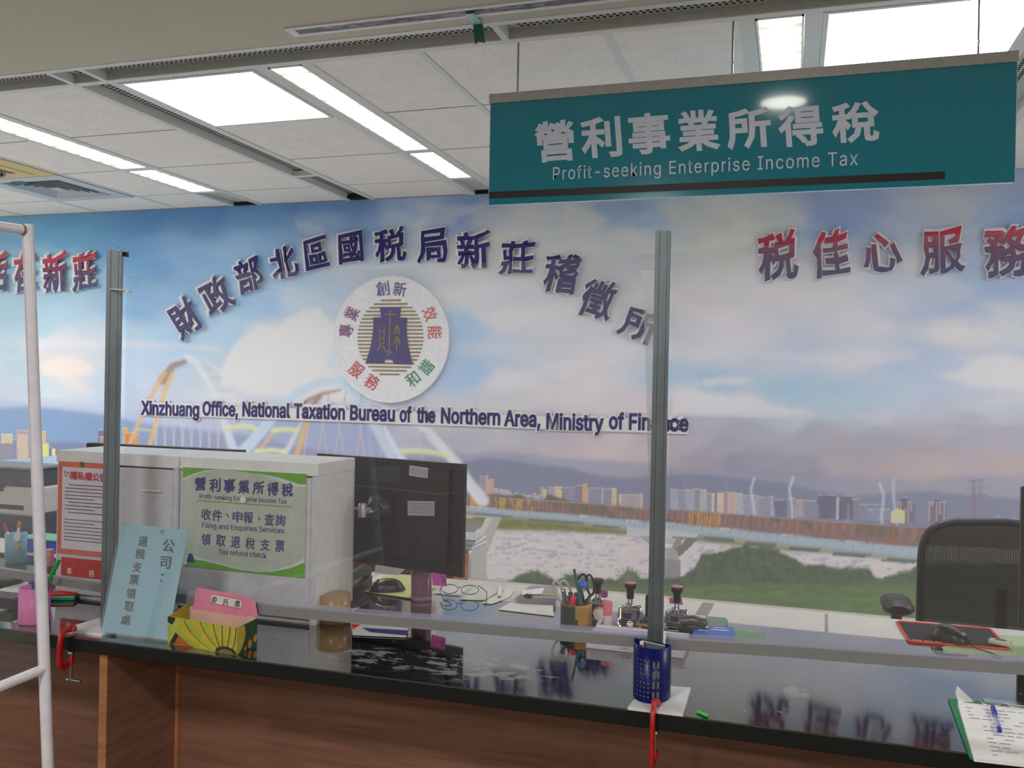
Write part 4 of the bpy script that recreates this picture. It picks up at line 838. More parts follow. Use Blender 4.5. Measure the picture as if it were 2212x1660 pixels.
t = thing('tax_poster', P19(525, 1236), 'green and white income tax service poster on the second white cabinet', 'poster')
TL, TR, BR_, BL = P19(395.4, 1009.8), P19(662.9, 1023.5), P19(657.5, 1249), P19(394, 1223.5); x0, x1, z0, z1 = TL.x, TR.x, BL.z, TR.z-.001
PG = M('poster_pale_green', (188, 196, 182), .4); GR1 = M('poster_green', (104, 172, 44), .4); GR2 = M('poster_wave_white', (214, 218, 216), .4); NVI = M('poster_navy', (52, 54, 122), .45)
m = MB(); m.bb((x0, 1.909, z0), (x1, 1.9112, z1), PG); poster_sheet = m.build('sheet', t)
def band(px, d, mat): m.poly([Vector((min(max(q.x, x0), x1), q.y, min(max(q.z, z0), z1))) for q in [onY(360+x/3.952, 940+y/3.952, 1.909-d) for x, y in px]], mat, (0, -1, 0), .0002)
m = MB()
band([(140,390),(220,350),(330,312),(440,305),(600,310),(780,335),(900,372),(1020,415),(1110,440),(1197,445),(1200,425),(1120,418),(1030,385),(900,350),(780,318),(600,290),(440,284),(330,290),(220,330),(140,360)], .0002, GR2)
band([(140,272),(1200,330),(1197,425),(1130,420),(1040,390),(940,360),(830,340),(700,322),(560,304),(440,296),(330,302),(230,330),(140,372)], .0004, GR1)
band([(135,1115),(160,1080),(240,1040),(330,1062),(450,1095),(620,1140),(780,1165),(900,1160),(1050,1120),(1178,1050),(1178,1225)], .0002, GR2)
band([(135,1120),(230,1060),(330,1078),(450,1108),(620,1150),(790,1170),(900,1168),(1050,1140),(1178,1090),(1178,1228)], .0004, GR1); m.build('green_waves', poster_sheet)
m = MB(); Q = lambda x, y, d=.0005: onY(360+x/3.952, 940+y/3.952, 1.909-d)
def tb(s, l, r, base_l, base_r, top_l, bold=0., brush=False, mat=NVI, spacing=1.): m.text(s, mat, Q(l, base_l), Q(r, base_r), Q(l, top_l), bold=bold, brush=brush, depth=.0004, spacing=spacing)
for i, c in enumerate('營利事業所得稅'): x = 287+i*124.; y = 418+i*8.6; m.chars(c, NVI, lambda u, v: onY(u, v, 1.9085), (360+x/3.952, 940+y/3.952), 25, 31, -3, bold=.03, brush=.8, depth=.0004)
tb('Profit-seeking Enterprise Income Tax', 282, 1024, 552, 602, 500); 
for c, x, y in (('收', 338, 680), ('件', 430, 690), ('、', 520, 690), ('申', 605, 700), ('報', 697, 705), ('、', 790, 715), ('查', 877, 722), ('詢', 972, 728)): m.chars(c, NVI, lambda u, v: onY(u, v, 1.9085), (360+x/3.952, 940+y/3.952), 21 if c != '、' else 6, 25 if c != '、' else 8, -3, bold=.012, depth=.0004)
tb('Filing and Enquiries Services', 302, 1002, 805, 855, 746)
for i, c in enumerate('領取退稅支票'): m.chars(c, NVI, lambda u, v: onY(u, v, 1.9085), (360+(336+i*126)/3.952, 940+(893+i*11.6)/3.952), 20.5, 25, -3, bold=.012, depth=.0004)
tb('Tax refund check', 444, 850, 1018, 1052, 972); m.build('lettering', t)
m = MB(); a, b = Q(255, 563), Q(1062, 620); m.poly([a, b, b+Vector((0, 0, .0022)), a+Vector((0, 0, .0022))], GR1, (0, -1, 0), .0003); m.build('rule_line', poster_sheet)
m = MB(); m.disc(Q(205, 1052), .0125, GR2, (0, -1, 0), 24, .0003); m.poly([Q(x, y, .0011) for x, y in ((185,1012),(222,1016),(222,1035),(230,1040),(238,1092),(172,1088),(180,1040),(186,1032))], NVI, (0, -1, 0), .0003); m.build('small_emblem', poster_sheet)
m = MB(); m.disc(Q(655, 552), .0085, M('suction_white', (232, 232, 236), .4), (0, -1, 0), 20, .002); m.build('suction_spot', t)

# ================================================================== things on the public side of the counter
def blue_card():
    A, B_, C_, D_ = onZ(221, 1372, CT+.004), onZ(361, 1391, CT+.004), None, None
    Yb = 1.672; A = Vector((onY(219, 1372, Yb).x, Yb, CT+.006)); B_ = Vector((onY(362, 1389, Yb).x, Yb, CT+.006))
    # slanted card: top edge lies further back
    n0 = .035; TLp = onY(265, 1131, Yb+n0+.02); TRp = onY(406, 1146, Yb+n0+.02)
    TLp = Vector((TLp.x, Yb+.055, TLp.z)); TRp = Vector((TRp.x, Yb+.055, TRp.z))
    nrm = (B_-A).cross(TLp-A).normalized()
    if nrm.y > 0: nrm = -nrm
    t = thing('card_stand', (A+B_)/2, 'pale blue card lettered in black inside a slanted clear stand', 'sign')
    CB = M('card_blue', (138, 186, 206), .5, noise=.02); CL = clear_mat('stand_plastic', (.96, .97, .97), .05, (.8, .82, .84), .07)
    m = MB(); m.add([A, B_, TRp, TLp], [(0, 1, 2, 3)], CB); m.poly([A, B_, TRp, TLp], CB, -nrm, .0008); m.build('card', t)
    u = (B_-A); v = (TLp-A); v2 = (TRp-B_)
    def P(s, w, d=.0): return A+u*s+v*w*(1-s)+v2*w*s+nrm*d
    m = MB(); e = .03; m.poly([P(-.02, -.012, .003), P(1.02, -.012, .003), P(1.02, 1.012, .003), P(-.02, 1.012, .003)], CL, nrm, .0015)
    bk = [Vector((q.x, q.y, CT)) for q in (P(-.02, 0), P(1.02, 0))]; m.poly([bk[0]+Vector((-.0, -.004, 0)), bk[1]+Vector((-.006, -.004, 0)), bk[1]+Vector((-.006, .09, 0)), bk[0]+Vector((.015, .09, 0))], CL, (0, 0, 1), .002)
    m.build('clear_stand', t)
    def pl(x, y): return onP(x, y, A+nrm*.0002+nrm*.0006, nrm)
    m = MB(); k = dict(bold=.009, depth=.0005, n=nrm)
    for c, x, y, s in (('公', 364, 1179, 27), ('司', 357, 1215, 25)): m.chars(c, INK, pl, (x, y), s*.95, s*1.05, -9, brush=.5, **k)
    for x, y in ((350.5, 1242), (348, 1255)): m.disc(pl(x, y), .0024, INK, nrm, 14, .0005)
    for c, x, y in (('退', 309, 1170), ('稅', 303, 1197), ('支', 296, 1226), ('票', 290, 1253), ('領', 283, 1283), ('取', 279, 1311), ('處', 272, 1340)): m.chars(c, INK, pl, (x, y), 20, 22, -9, brush=.5, **k)
    m.build('lettering', t)
    m = MB(); p = pl(349, 1151); m.poly([p+Vector((-.006, 0, .006)), p+Vector((.006, 0, .006)), p+Vector((.001, 0, -.007))], M('card_smudge', (120, 150, 160), .5), nrm, .0004); m.build('smudge', t)
blue_card()

def banana_box():
    z0 = CT; fl, fr, rr = Vector((onZ(368, 1388).x, 1.668, z0)), Vector((onZ(513, 1416).x, 1.648, z0)), Vector((onZ(556, 1394).x, 1.725, z0))
    ll = fl+(rr-fr)
    tz = onY(367, 1332, fl.y).z
    t = thing('cut_open_box', (fl+rr)/2, 'cut open cardboard box printed with bananas, used as a tray', 'box')
    YB = M('banana_yellow', (190, 170, 52), .4, noise=.12, nscale=60); YG = M('banana_green', (160, 172, 66), .4, noise=.1, nscale=60); BRN = M('banana_brown', (92, 58, 40), .5); DKB = M('box_dark', (44, 38, 40), .5); LEAF = M('box_leaf', (46, 76, 52), .5, noise=.25, nscale=50); ORF = M('box_orange_fruit', (214, 140, 40), .4); CARD = M('card_inside', (206, 186, 160), .8); CARDP = M('card_peach', (206, 170, 152), .8)
    H = tz-z0; up = Vector((0, 0, 1)); th = .0008
    def wall(a, b, ha, hb, mat, inner): 
        n = (b-a).cross(up).normalized(); return n
    m = MB(); n1 = (fr-fl).cross(up).normalized(); n2 = (rr-fr).cross(up).normalized()
    hfr = onY(513, 1357, fr.y).z-z0; hrr = H*1.0
    m.poly([fl, fr, fr+up*hfr, fl+up*H], CARD, n1, -th); m.poly([fr, rr, rr+up*hrr, fr+up*hfr], CARD, n2, -th)
    m.poly([rr, ll, ll+up*H*1.22, rr+up*hrr], CARD, -n1, -th); m.poly([ll, fl, fl+up*H, ll+up*H*1.22], YB, -n2, -th); m.poly([fl, ll, rr, fr], CARD, up, .001)
    m.build('cardboard', t)
    # printed fruit on the front and the end
    Fp = lambda s, w, d=0.: fl+(fr-fl)*s+up*w*(H+(hfr-H)*s)+n1*(.0004+d)
    def cur(a, b, c, n=9): return [((1-q)**2*a[0]+2*q*(1-q)*b[0]+q*q*c[0], (1-q)**2*a[1]+2*q*(1-q)*b[1]+q*q*c[1]) for q in [i/n for i in range(n+1)]]
    m = MB(); m.poly([Fp(0, 0), Fp(1, 0), Fp(1, 1), Fp(0, 1)], YG, n1, .0002)
    hub = (.8, .02)
    ed = [((.28,.0),(.1,.5),(.02,.95)), ((.62,.05),(.3,.5),(.24,.96)), ((.74,.12),(.55,.5),(.47,1)), ((.76,.2),(.7,.5),(.66,1)), ((.8,.22),(.79,.6),(.79,1)), ((.86,.2),(.9,.6),(.9,1)), ((.93,.1),(.985,.5),(.98,1))]
    for i in range(len(ed)-1):
        a = cur(*ed[i]); b = cur(*ed[i+1]); q = [((p[0]+r_[0])/2, (p[1]+r_[1])/2) for p, r_ in zip(a, b)]
        m.poly([Fp(*p, .0004) for p in q]+[Fp(*p, .0004) for p in b[::-1]], YB, n1, .0002)
        for j in range(len(b)-1):
            m.poly([Fp(b[j][0]-.006, b[j][1], .0007), Fp(b[j][0]+.006, b[j][1], .0007), Fp(b[j+1][0]+.005, b[j+1][1], .0007), Fp(b[j+1][0]-.005, b[j+1][1], .0007)], BRN, n1, .0001)
    m.poly([Fp(*p, .0007) for p in [(.03,.03),(.12,.44),(.2,.32),(.3,.12),(.4,.02),(.36,.0)]], M('box_red_fruit', (176, 96, 48), .5, noise=.2), n1, .0002); m.poly([Fp(*p, .0009) for p in [(.03,.02),(.12,.46),(.16,.34),(.1,.02)]], DKB, n1, .0002)
    m.poly([Fp(*p, .0009) for p in [(0,.8),(0,1),(.11,1),(.1,.86),(.06,.72)]], DKB, n1, .0002)
    arc = [(.7+.15*(1-math.cos(q))-.0, .02+.24*math.sin(q)) for q in [i*math.pi/10 for i in range(11)]]; arc2 = [(.745+.105*(1-math.cos(q)), .02+.14*math.sin(q)) for q in [i*math.pi/10 for i in range(11)]]
    m.poly([Fp(*p, .001) for p in arc]+[Fp(*p, .001) for p in arc2[::-1]], M('stem_dark', (42, 50, 34), .5), n1, .0002); m.poly([Fp(*p, .001) for p in arc2], M('stem_mid', (110, 104, 60), .5), n1, .0002); m.build('front_print', t)
    Gp = lambda s, w, d=0.: fr+(rr-fr)*s+up*w*(hfr+(hrr-hfr)*s)+n2*(.0004+d)
    m = MB(); m.poly([Gp(0, 0), Gp(1, 0), Gp(1, 1), Gp(0, 1)], LEAF, n2, .0002); m.poly([Gp(*p, .0003) for p in [(0,0),(.12,.06),(.3,.3),(.4,.6),(.34,.97),(0,1)]], YB, n2, .0002); m.poly([Gp(*p, .0006) for p in [(.0,.02),(.08,.2),(.12,.5),(.05,.8),(.09,.5)]], YG, n2, .0001)
    for s, w, r_ in ((.62,.2,.011),(.9,.3,.01),(.4,.1,.006)): m.poly([Gp(s+r_*9*math.cos(k*.5), w+r_*14*math.sin(k*.5), .0006) for k in range(12) if s+r_*9*math.cos(k*.5) < 1.], ORF, n2, .0002)
    m.build('end_print', t)
    # folded-up pink flap with its label
    fa, fb = onY(422, 1270, 1.735), onY(556, 1300, 1.735)
    pl = lambda x, y, Y=1.728: onY(x, y, Y)
    PK = M('flap_pink', (214, 132, 158), .45, noise=.05)
    t2 = MB(); t2.poly([pl(415,1316), pl(556,1338), pl(557,1330), pl(551,1297), pl(526,1287), pl(425,1270), pl(422,1277), pl(420,1300)], PK, (0, -1, 0), .001); fo = t2.build('pink_flap', t)
    m = MB(); m.poly([pl(413,1345,1.727), pl(548,1362,1.727), pl(556,1338,1.727), pl(415,1316,1.727)], CARDP, (0, -1, 0), .001); m.build('flap_base', t)
    def pill(mat, g, Y, dep):
        cs = []; a, b = (460, 1294.5), (518, 1305.5); rr_ = 9.5+g
        for k in range(9): q = math.pi/2+math.pi*k/8; cs.append((a[0]+rr_*.55*math.cos(q), a[1]-rr_*math.sin(q)))
        for k in range(9): q = -math.pi/2+math.pi*k/8; cs.append((b[0]+rr_*.55*math.cos(q), b[1]-rr_*math.sin(q)))
        m.poly([onY(x, y, Y) for x, y in cs], mat, (0, -1, 0), dep)
    m = MB(); pill(M('label_rim', (160, 60, 90), .5), 1.3, 1.7268, .0003); pill(M('label_pale', (216, 206, 204), .5), 0, 1.7265, .0003); m.build('label', t)
    m = MB()
    for c, x, y in (('委', 463, 1296), ('託', 488, 1301), ('書', 513, 1305)): m.chars(c, INK, lambda u, v: onY(u, v, 1.7261), (x, y), 12.5, 15, -8, brush=.4, bold=.004, depth=.0003)
    m.build('label_lettering', t)
banana_box()

def oval_cup():
    t = thing('blue_pen_cup', (-.247, 1.69, CT+.005), 'translucent dark blue pen cup with a lattice front beside the base of the post', 'pen cup')
    BL = bpy.data.materials.new('blue_plastic'); BL.use_nodes = True; b = BL.node_tree.nodes['Principled BSDF']; b.inputs['Base Color'].default_value = (.003, .008, .12, 1); b.inputs['Roughness'].default_value = .3; b.inputs['Alpha'].default_value = .84; b.inputs['Specular IOR Level'].default_value = .3
    x0, x1 = onY(1366, 1450, 1.69).x, onY(1447, 1450, 1.69).x; cx = (x0+x1)/2; a = (x1-x0)/2; z0 = CT+.006; z1 = onY(1406, 1396, 1.675).z; n = 26; yb = 1.706
    def ringpts(s, z, k): return [(cx-a*s*math.cos(math.pi*i/n), yb-.05*s*max(0, math.sin(math.pi*i/n))**.85, z+k*(i/n-.5)) for i in range(n+1)]
    m = MB(); lo, hi = ringpts(.985, z0, 0), ringpts(1, z1, -.006); li, hi2 = ringpts(.95, z0+.004, 0), ringpts(.96, z1, -.006); N = n+1
    m.add(lo+hi+hi2+li, [(i, i+1, N+i+1, N+i) for i in range(n)]+[(N+i, N+i+1, 2*N+i+1, 2*N+i) for i in range(n)]+[(2*N+i, 2*N+i+1, 3*N+i+1, 3*N+i) for i in range(n)], BL, True)
    m.poly([(x0, yb, z0), (x1, yb, z0), (x1, yb, z1-.003), (x0, yb, z1+.003)], BL, (0, -1, 0), .002); m.poly([Vector(p)+Vector((0, 0, 0)) for p in lo], BL, (0, 0, 1), .003); m.build('body', t)
    m = MB(); CU = M('cutout_tan', (104, 100, 80), .7)
    def cell(u, v, w, h):
        i = u; ang = math.pi*i; px = lambda uu: (cx-a*1.004*math.cos(math.pi*uu), yb-.0506*max(0, math.sin(math.pi*uu))**.85)
        p, q = px(u), px(u+w); za, zb_ = z0+(z1-z0)*v, z0+(z1-z0)*(v+h); m.add([(*p, za), (*q, za), (*q, zb_), (*p, zb_)], [(0, 1, 2, 3)], CU)
    for c_ in range(4):
        for r_ in range(9):
            if r_ == 4: continue
            cell(.28+c_*.07, .1+r_*.082, .027, .03)
    for c_ in range(2):
        for r_ in range(4): cell(.57+c_*.075, .08+r_*.185, .04, .13)
    m.build('lattice', t)
    t = thing('memo_pad', (-.247, 1.697, CT+.012), 'clear edged memo pad standing inside the blue pen cup', 'pad')
    a_, b_ = onY(1388, 1383, 1.698), onY(1437, 1394, 1.698); m = MB(); m.poly([(a_.x, 1.698, CT+.012), (b_.x, 1.698, CT+.012), b_, a_], M('pad_grey', (96, 104, 112), .5), (0, -1, 0), .0035); m.build('sheet_block', t)
    m = MB(); m.poly([a_, b_, b_+Vector((0, 0, -.0018)), a_+Vector((0, 0, -.0018))], M('pad_edge', (200, 200, 180), .5), (0, -1, 0), .0042); m.build('edge', t)
    t = thing('marker', (-.262, 1.685, CT+.012), 'white stick with red bands standing in the blue pen cup', 'pen')
    p = onY(1386, 1386, 1.684); m = MB(); m.tube([(p.x+.004, 1.684, CT+.012), p], .0036, PAPER, 10); m.build('barrel', t)
    m = MB(); 
    for k in (.006, .012): m.tube([p+Vector((0, 0, -k)), p+Vector((0, 0, -k-.003))], .0039, REDP, 10)
    m.build('red_band', t)
oval_cup()

def pink_cup():
    c = Vector((-1.722, 1.694, CT)); t = thing('pink_pen_cup', c, 'round pink pen cup seen through the white tube frame', 'pen cup'); PKM = M('cup_pink', (214, 112, 176), .45)
    h = onY(60, 1270, 1.68).z-CT; m = MB(); m.lathe([(.0, .001), (.0335, .001), (.0345, .004), (.0345, h), (.032, h), (.032, .006), (0, .006)], PKM, c, 32); m.build('cup', t)
    def pen(bx, by, tip, r, mat, nm, lab, extra=None):
        tt = thing('pen', Vector((bx, by, CT+.01)), lab, 'pen', 'pens in the pink cup'); m = MB(); m.tube([(bx, by, CT+.012), tip], r, mat, 10); m.build('barrel', tt)
        if extra: m = MB(); d = (Vector(tip)-Vector((bx, by, CT+.012))).normalized(); m.tube([Vector(tip)-d*.03, Vector(tip)-d*.002], r*1.18, extra, 10); m.build('cap', tt)
    GP = M('pen_green', (28, 150, 62), .3); BP = M('pen_blue', (36, 60, 160), .35)
    pen(-1.735, 1.69, onY(128, 1211, 1.705), .0042, GP, 'g', 'green pen leaning out of the pink cup', GP)
    pen(-1.715, 1.70, onY(112, 1248, 1.70), .003, STEEL, 's', 'thin silver pen in the pink cup beside the green one')
    pen(-1.73, 1.71, onY(70, 1255, 1.705), .004, BP, 'b', 'short blue pen in the pink cup')
pink_cup()

def clipboard():
    GB = M('board_green', (24, 140, 84), .4); P0 = onZ(2048, 1511, CT+.002); P1 = onZ(2096, 1643, CT+.002)
    ux = Vector((.985, .0, 0)); q0 = Vector((P0.x, P0.y, CT+.001)); q1 = Vector((P1.x, P1.y, CT+.001)); w = Vector((.225, .012, 0))
    t = thing('clipboard', (q1.x+.1, 1.75, CT), 'green clipboard with printed forms at the counter edge', 'clipboard')
    e = (q0-q1).normalized(); m = MB(); m.poly([q1+e*.008, q1+w.normalized()*.008, q1+w, q0+w, q0], GB, (0, 0, 1), .003); m.build('board', t)
    PT = Vector((0, 0, .0045))
    a = onZ(2104, 1636, CT+.012)-Vector((0, 0, .012)); b = a+(w*.94); c0 = onZ(2068, 1522, CT+.006); c0 = Vector((c0.x, c0.y, 0)); cA = Vector((c0.x, c0.y, CT)); d = cA+w*.94
    m = MB(); m.poly([a+PT, b+PT, d+PT, cA+PT+Vector((0, 0, 0))], PAPER, (0, 0, 1), .006)
    hi = CT+.0115
    m.add([(cA.x, cA.y-.02, hi), (cA.x+.012, cA.y-.0, hi), (cA.x+.03, cA.y+.008, hi), (cA.x+.004, cA.y+.03, hi+.02), (cA.x-.002, cA.y+.012, hi+.012)], [(0, 1, 4), (1, 2, 3), (1, 3, 4)], PAPER); m.build('paper_stack', t)
    m = MB(); U = (b-a).normalized(); W = (cA-a).normalized(); Lh = (cA-a).length; Z = Vector((0, 0, CT+.0108-a.z))
    PR = M('form_print', (150, 148, 158), .7)
    rs = np.random.RandomState(9)
    for i in range(13):
        y = .02+i*Lh*.068; x = .012 if i > 8 else .03
        while x < .2: l = rs.uniform(.006, .02); p = a+U*x+W*y+Z; m.poly([p, p+U*l, p+U*l+W*.0028, p+W*.0028], PR, (0, 0, 1), .0002) if rs.rand() > .25 else None; x += l+.004
    for y in (.045, .052): p = a+U*.04+W*y+Z; m.poly([p, p+U*.14, p+U*.14+W*.0008, p+W*.0008], PR, (0, 0, 1), .0002)
    m.build('form_lines', t)
    p = onZ(2120, 1514, CT+.013); m = MB(); z = CT+.0145
    pts = [onZ(x, y, z) for x, y in ((2119,1512),(2122,1520),(2126,1522),(2155,1524),(2163,1521),(2175,1521),(2187,1528),(2212,1531),(2250,1536),(2262,1532))]; m.tube(pts, .0014, CHROME, 8)
    p0 = onZ(2165, 1519, z); m.bb((p0.x-.03, p0.y, CT+.011), (p0.x+.06, p0.y+.018, CT+.014), CHROME); m.build('clip', t)
    t = thing('ballpoint_pen', onZ(2150, 1555, CT+.012), 'blue clear ballpoint pen lying on the clipboard forms', 'pen')
    z = CT+.0162; A_, B_ = onZ(2144, 1526, z), onZ(2160, 1581, z); d = B_-A_; m = MB(); m.tube([A_+d*.3, A_+d*.93], .0034, clear_mat('pen_clear', (.8, .84, .95), .2, (.5, .55, .8), .1), 10); m.build('barrel', t)
    BLP = M('pen_cap_blue', (30, 44, 168), .3); m = MB(); m.tube([A_, A_+d*.1, A_+d*.33], [.0032, .0044, .0044], BLP, 10); m.build('cap', t); m = MB(); m.tube([A_+d*.88, A_+d*.98], [.004, .0035], BLP, 10); m.build('plug', t)
clipboard()
m = MB(); p = [onZ(x, y, CT+.002) for x, y in ((1505,1537),(1512,1539),(1522,1543),(1530,1545),(1527,1550),(1519,1547),(1512,1542),(1505,1540))]
tag(m.poly(p, M('bright_green', (60, 220, 80), .4), (0, 0, 1), .002) or m.build('tape_scrap', None, p[0]), 'bright green scrap of tape lying near the white base plate', 'tape')

# ================================================================== staff side, left to right
def sponge():
    c = onZ(130, 1299); t = thing('stamp_sponge', (c.x, c.y+.02, CT), 'small red and green layered sponge pad beside the pink cup', 'sponge'); a = R(-20); r = Matrix.Rotation(R(24), 3, 'Z')
    for i, (mat, z, nm) in enumerate(((M('sponge_green', (60, 150, 120), .9), .004, 'green_layer'), (M('sponge_pale', (120, 190, 160), .9), .0095, 'pale_layer'), (M('sponge_red', (190, 40, 44), .9, bump=.5), .0145, 'red_layer'))):
        m = MB(); m.box((c.x-.01, c.y+.024, CT+z), (.066, .046, .0045 if i else .007), mat, r, .0015); m.build(nm, t)
sponge()
def blue_cup():
    b = onZ(34, 1216); t = thing('printed_pen_cup', b, 'pale blue pen cup with a round yellow print behind the screen', 'pen cup'); rr = .5*(onY(49, 1180, b.y).x-onY(15, 1180, b.y).x); h = onY(32, 1152, b.y).z-CT
    m = MB(); m.lathe([(0, .001), (rr*.96, .001), (rr, h), (rr*.94, h), (rr*.9, .006), (0, .006)], M('cup_blue', (128, 178, 196), .5), b, 28); m.build('cup', t)
    m = MB(); 
    for x, y, s, mt in ((37, 1160, .014, PAPER), (36, 1181, .010, M('print_yellow', (196, 176, 90), .6))): 
        p = onY(x, y, b.y-rr-.001); m.disc(p, s, mt, (0, -1, 0), 18, .0008)
    m.build('print', t)
    for (x0, y0, x1, y1, r_, mat, nm, lb, cp) in ((18, 1150, 8, 1130, .0045, REDP, 'marker', 'red marker leaning in the pale blue printed cup', .03), (30, 1152, 42, 1127, .005, M('brush_orange', (206, 150, 50), .5), 'glue_brush', 'orange tipped brush leaning in the pale blue printed cup', .02)):
        a_, b_ = Vector((b.x, b.y, CT+.02)), onY(x1, y1, b.y-.01); tt = thing(nm, (b.x, b.y, CT+.01), lb, 'pen' if nm == 'marker' else 'brush', 'pens in the printed cup'); d = (b_-a_).normalized()
        m = MB(); m.tube([a_, b_-d*cp], r_*.85, PAPER, 10); m.build('barrel', tt); m = MB(); m.tube([b_-d*cp, b_-d*.004, b_], [r_, r_, r_*.6], mat, 10); m.build('cap', tt)
blue_cup()
def printer():
    Y = 2.62; a, b, c = onY(68, 1055, Y), onY(68, 1117, Y), onY(65, 1013, Y); x1 = a.x; x0 = x1-.42
    t = thing('printer', ((x0+x1)/2, Y+.18, b.z), 'off white printer with a dark lid and paper slot', 'printer'); PW = M('printer_white', (206, 204, 200), .45); PD = M('printer_dark', (72, 80, 92), .4)
    m = MB(); m.bb((x0, Y, b.z), (x1, Y+.16, a.z), PW, .008); m.build('body', t)
    m = MB(); m.bb((x0+.005, Y+.012, a.z), (x1-.004, Y+.155, c.z-.008), PD, .006); m.bb((x0, Y+.0, c.z-.008), (x1, Y+.16, c.z+.004), M('printer_grey', (122, 130, 140), .4), .004); m.build('lid', t)
    s0, s1 = onY(50, 1093, Y).z, onY(50, 1103, Y).z; m = MB(); m.bb((x0+.06, Y-.002, s1), (onY(51, 1098, Y).x, Y+.004, s0), M('slot_dark', (44, 52, 62), .6)); m.build('paper_slot', t)
    m = MB(); m.bb((x0+.03, Y-.004, a.z-.02), (onY(8, 1060, Y).x, Y+.01, a.z+.002), PD, .002); m.build('control_panel', t)
    t = thing('drawer_stack', ((x0+x1)/2, Y+.16, 0), 'dark blue grey stand carrying the off white printer', 'stand'); m = MB(); D_ = M('stand_dark', (66, 72, 92), .5)
    m.bb((x0+.02, Y+.02, 0), (x1+.008, Y+.155, b.z), D_); m.build('body', t)
    m = MB(); 
    z = b.z-.07; m.bb((x0+.04, Y+.012, z-.05), (x1-.02, Y+.02, z), D_, .002); m.build('drawer', t)
printer()
def box_behind():
    Y = 2.815; xl, xr = onY(-30, 1010, Y).x, onY(118, 1010, Y).x+.06; zt = onY(100, 1009, Y).z; zt2 = zt+.006
    t = thing('storage_cupboard', ((xl+xr)/2, Y+.2, 0), 'olive grey storage cupboard behind the printer, partly hidden by the white cabinet', 'cupboard'); OL = M('cupboard_olive', (128, 130, 112), .6); CR_ = M('cupboard_cream', (206, 196, 164), .6)
    m = MB(); m.bb((xl, Y, 0), (onY(110, 1080, Y).x, Y+.42, zt-.02), OL); m.build('body', t)
    m = MB(); x = onY(107, 1080, Y).x; m.bb((x, Y-.006, 0), (x+.016, Y, zt-.02), CR_); m.build('edge_strip', t); m = MB(); m.bb((x+.016, Y+.02, 0), (x+.08, Y+.4, zt-.02), BLACK); m.build('gap_shade_block', t)  # black block stands in for the shade of the narrow gap
    m = MB(); m.bb((xl, Y-.012, zt-.02), (xr, Y+.43, zt), CR_, .003); m.build('top_board', t)
    m = MB(); m.bb((xl, Y-.008, zt+.0005), (xr-.002, Y+.42, zt+.006), M('mat_pale_blue', (168, 200, 222), .5), .001); tag(m.build('desk_mat', None, ((xl+xr)/2, Y+.2, zt)), 'pale blue mat lying on top of the olive cupboard', 'mat')
box_behind()
def left_bits():
    b = onZ(106, 1243); t = thing('glue_stick', b, 'glue stick with a pink cap standing between white tube and white cabinet', 'glue stick'); h0, h1, h2 = onY(106, 1223, b.y).z, onY(106, 1207, b.y).z, onY(106, 1187, b.y).z; r = .0125
    m = MB(); m.tube([b+Vector((0, 0, .0)), (b.x, b.y, h0)], r*.92, M('glue_body_dark', (84, 78, 62), .5), 18); m.build('body', t)
    m = MB(); m.tube([(b.x, b.y, h0), (b.x, b.y, h1), (b.x, b.y, h2-.002), (b.x, b.y, h2)], [r, r, r*1.02, r*.8], M('glue_cap_pink', (226, 140, 150), .45), 18); m.build('cap', t)
    b = onZ(100, 1196); z = onY(100, 1166, b.y).z; m = MB(); m.bb((b.x-.12, b.y, CT), (b.x+.03, b.y+.09, z-.004), M('case_blue', (44, 88, 190), .4), .006); m.bb((b.x-.124, b.y-.004, z-.004), (b.x+.034, b.y+.094, z), M('case_rim', (130, 190, 170), .5))
    tag(m.build('blue_tray', None, (b.x, b.y+.04, CT)), 'blue plastic tray with a pale rim between white tube and cabinet', 'tray')
    for (x0, y0, x1, y1, h, lb) in ((-30, 1275, 14, 1266, .02, 'black block lying under the bottom bar of the screen, at the picture border'), (-30, 1325, 26, 1316, .03, 'larger black block beside the pink cup, near the counter edge')):
        a_ = onZ(x1, y0-4, CT); m = MB(); m.bb((a_.x-.12, a_.y, CT), (a_.x, a_.y+.06, CT+h), BLACK, .004); tag(m.build('black_box', None, (a_.x-.06, a_.y+.03, CT)), lb, 'box')
    m = MB(); q = [onZ(x, y, CT+.001) for x, y in ((-40,1286),(40,1262),(62,1258),(44,1310),(28,1316),(-40,1330))]; m.poly(q, M('paper_grey', (200, 198, 190), .7), (0, 0, 1), .0015); tag(m.build('paper_sheet', None, q[0]), 'loose pale papers under the black blocks beside the pink cup', 'paper')
left_bits()
def back_monitor():
    Y = 2.2; a, b = onY(185, 961, Y), onY(520, 969.5, Y); m0 = thing('monitor', ((a.x+b.x)/2, Y, CT), 'dark monitor hidden behind the white cabinets, only its top edge showing', 'monitor'); zt = (a.z+b.z)/2
    m = MB(); m.bb((a.x, Y, zt-.33), (b.x, Y+.03, zt), BLACK, .003); m.build('housing', m0); m = MB(); m.bb(((a.x+b.x)/2-.03, Y+.03, CT+.01), ((a.x+b.x)/2+.03, Y+.05, zt-.15), BLACK); m.bb(((a.x+b.x)/2-.12, Y-.04, CT), ((a.x+b.x)/2+.12, Y+.1, CT+.012), BLACK, .004); m.build('stand', m0)
back_monitor()

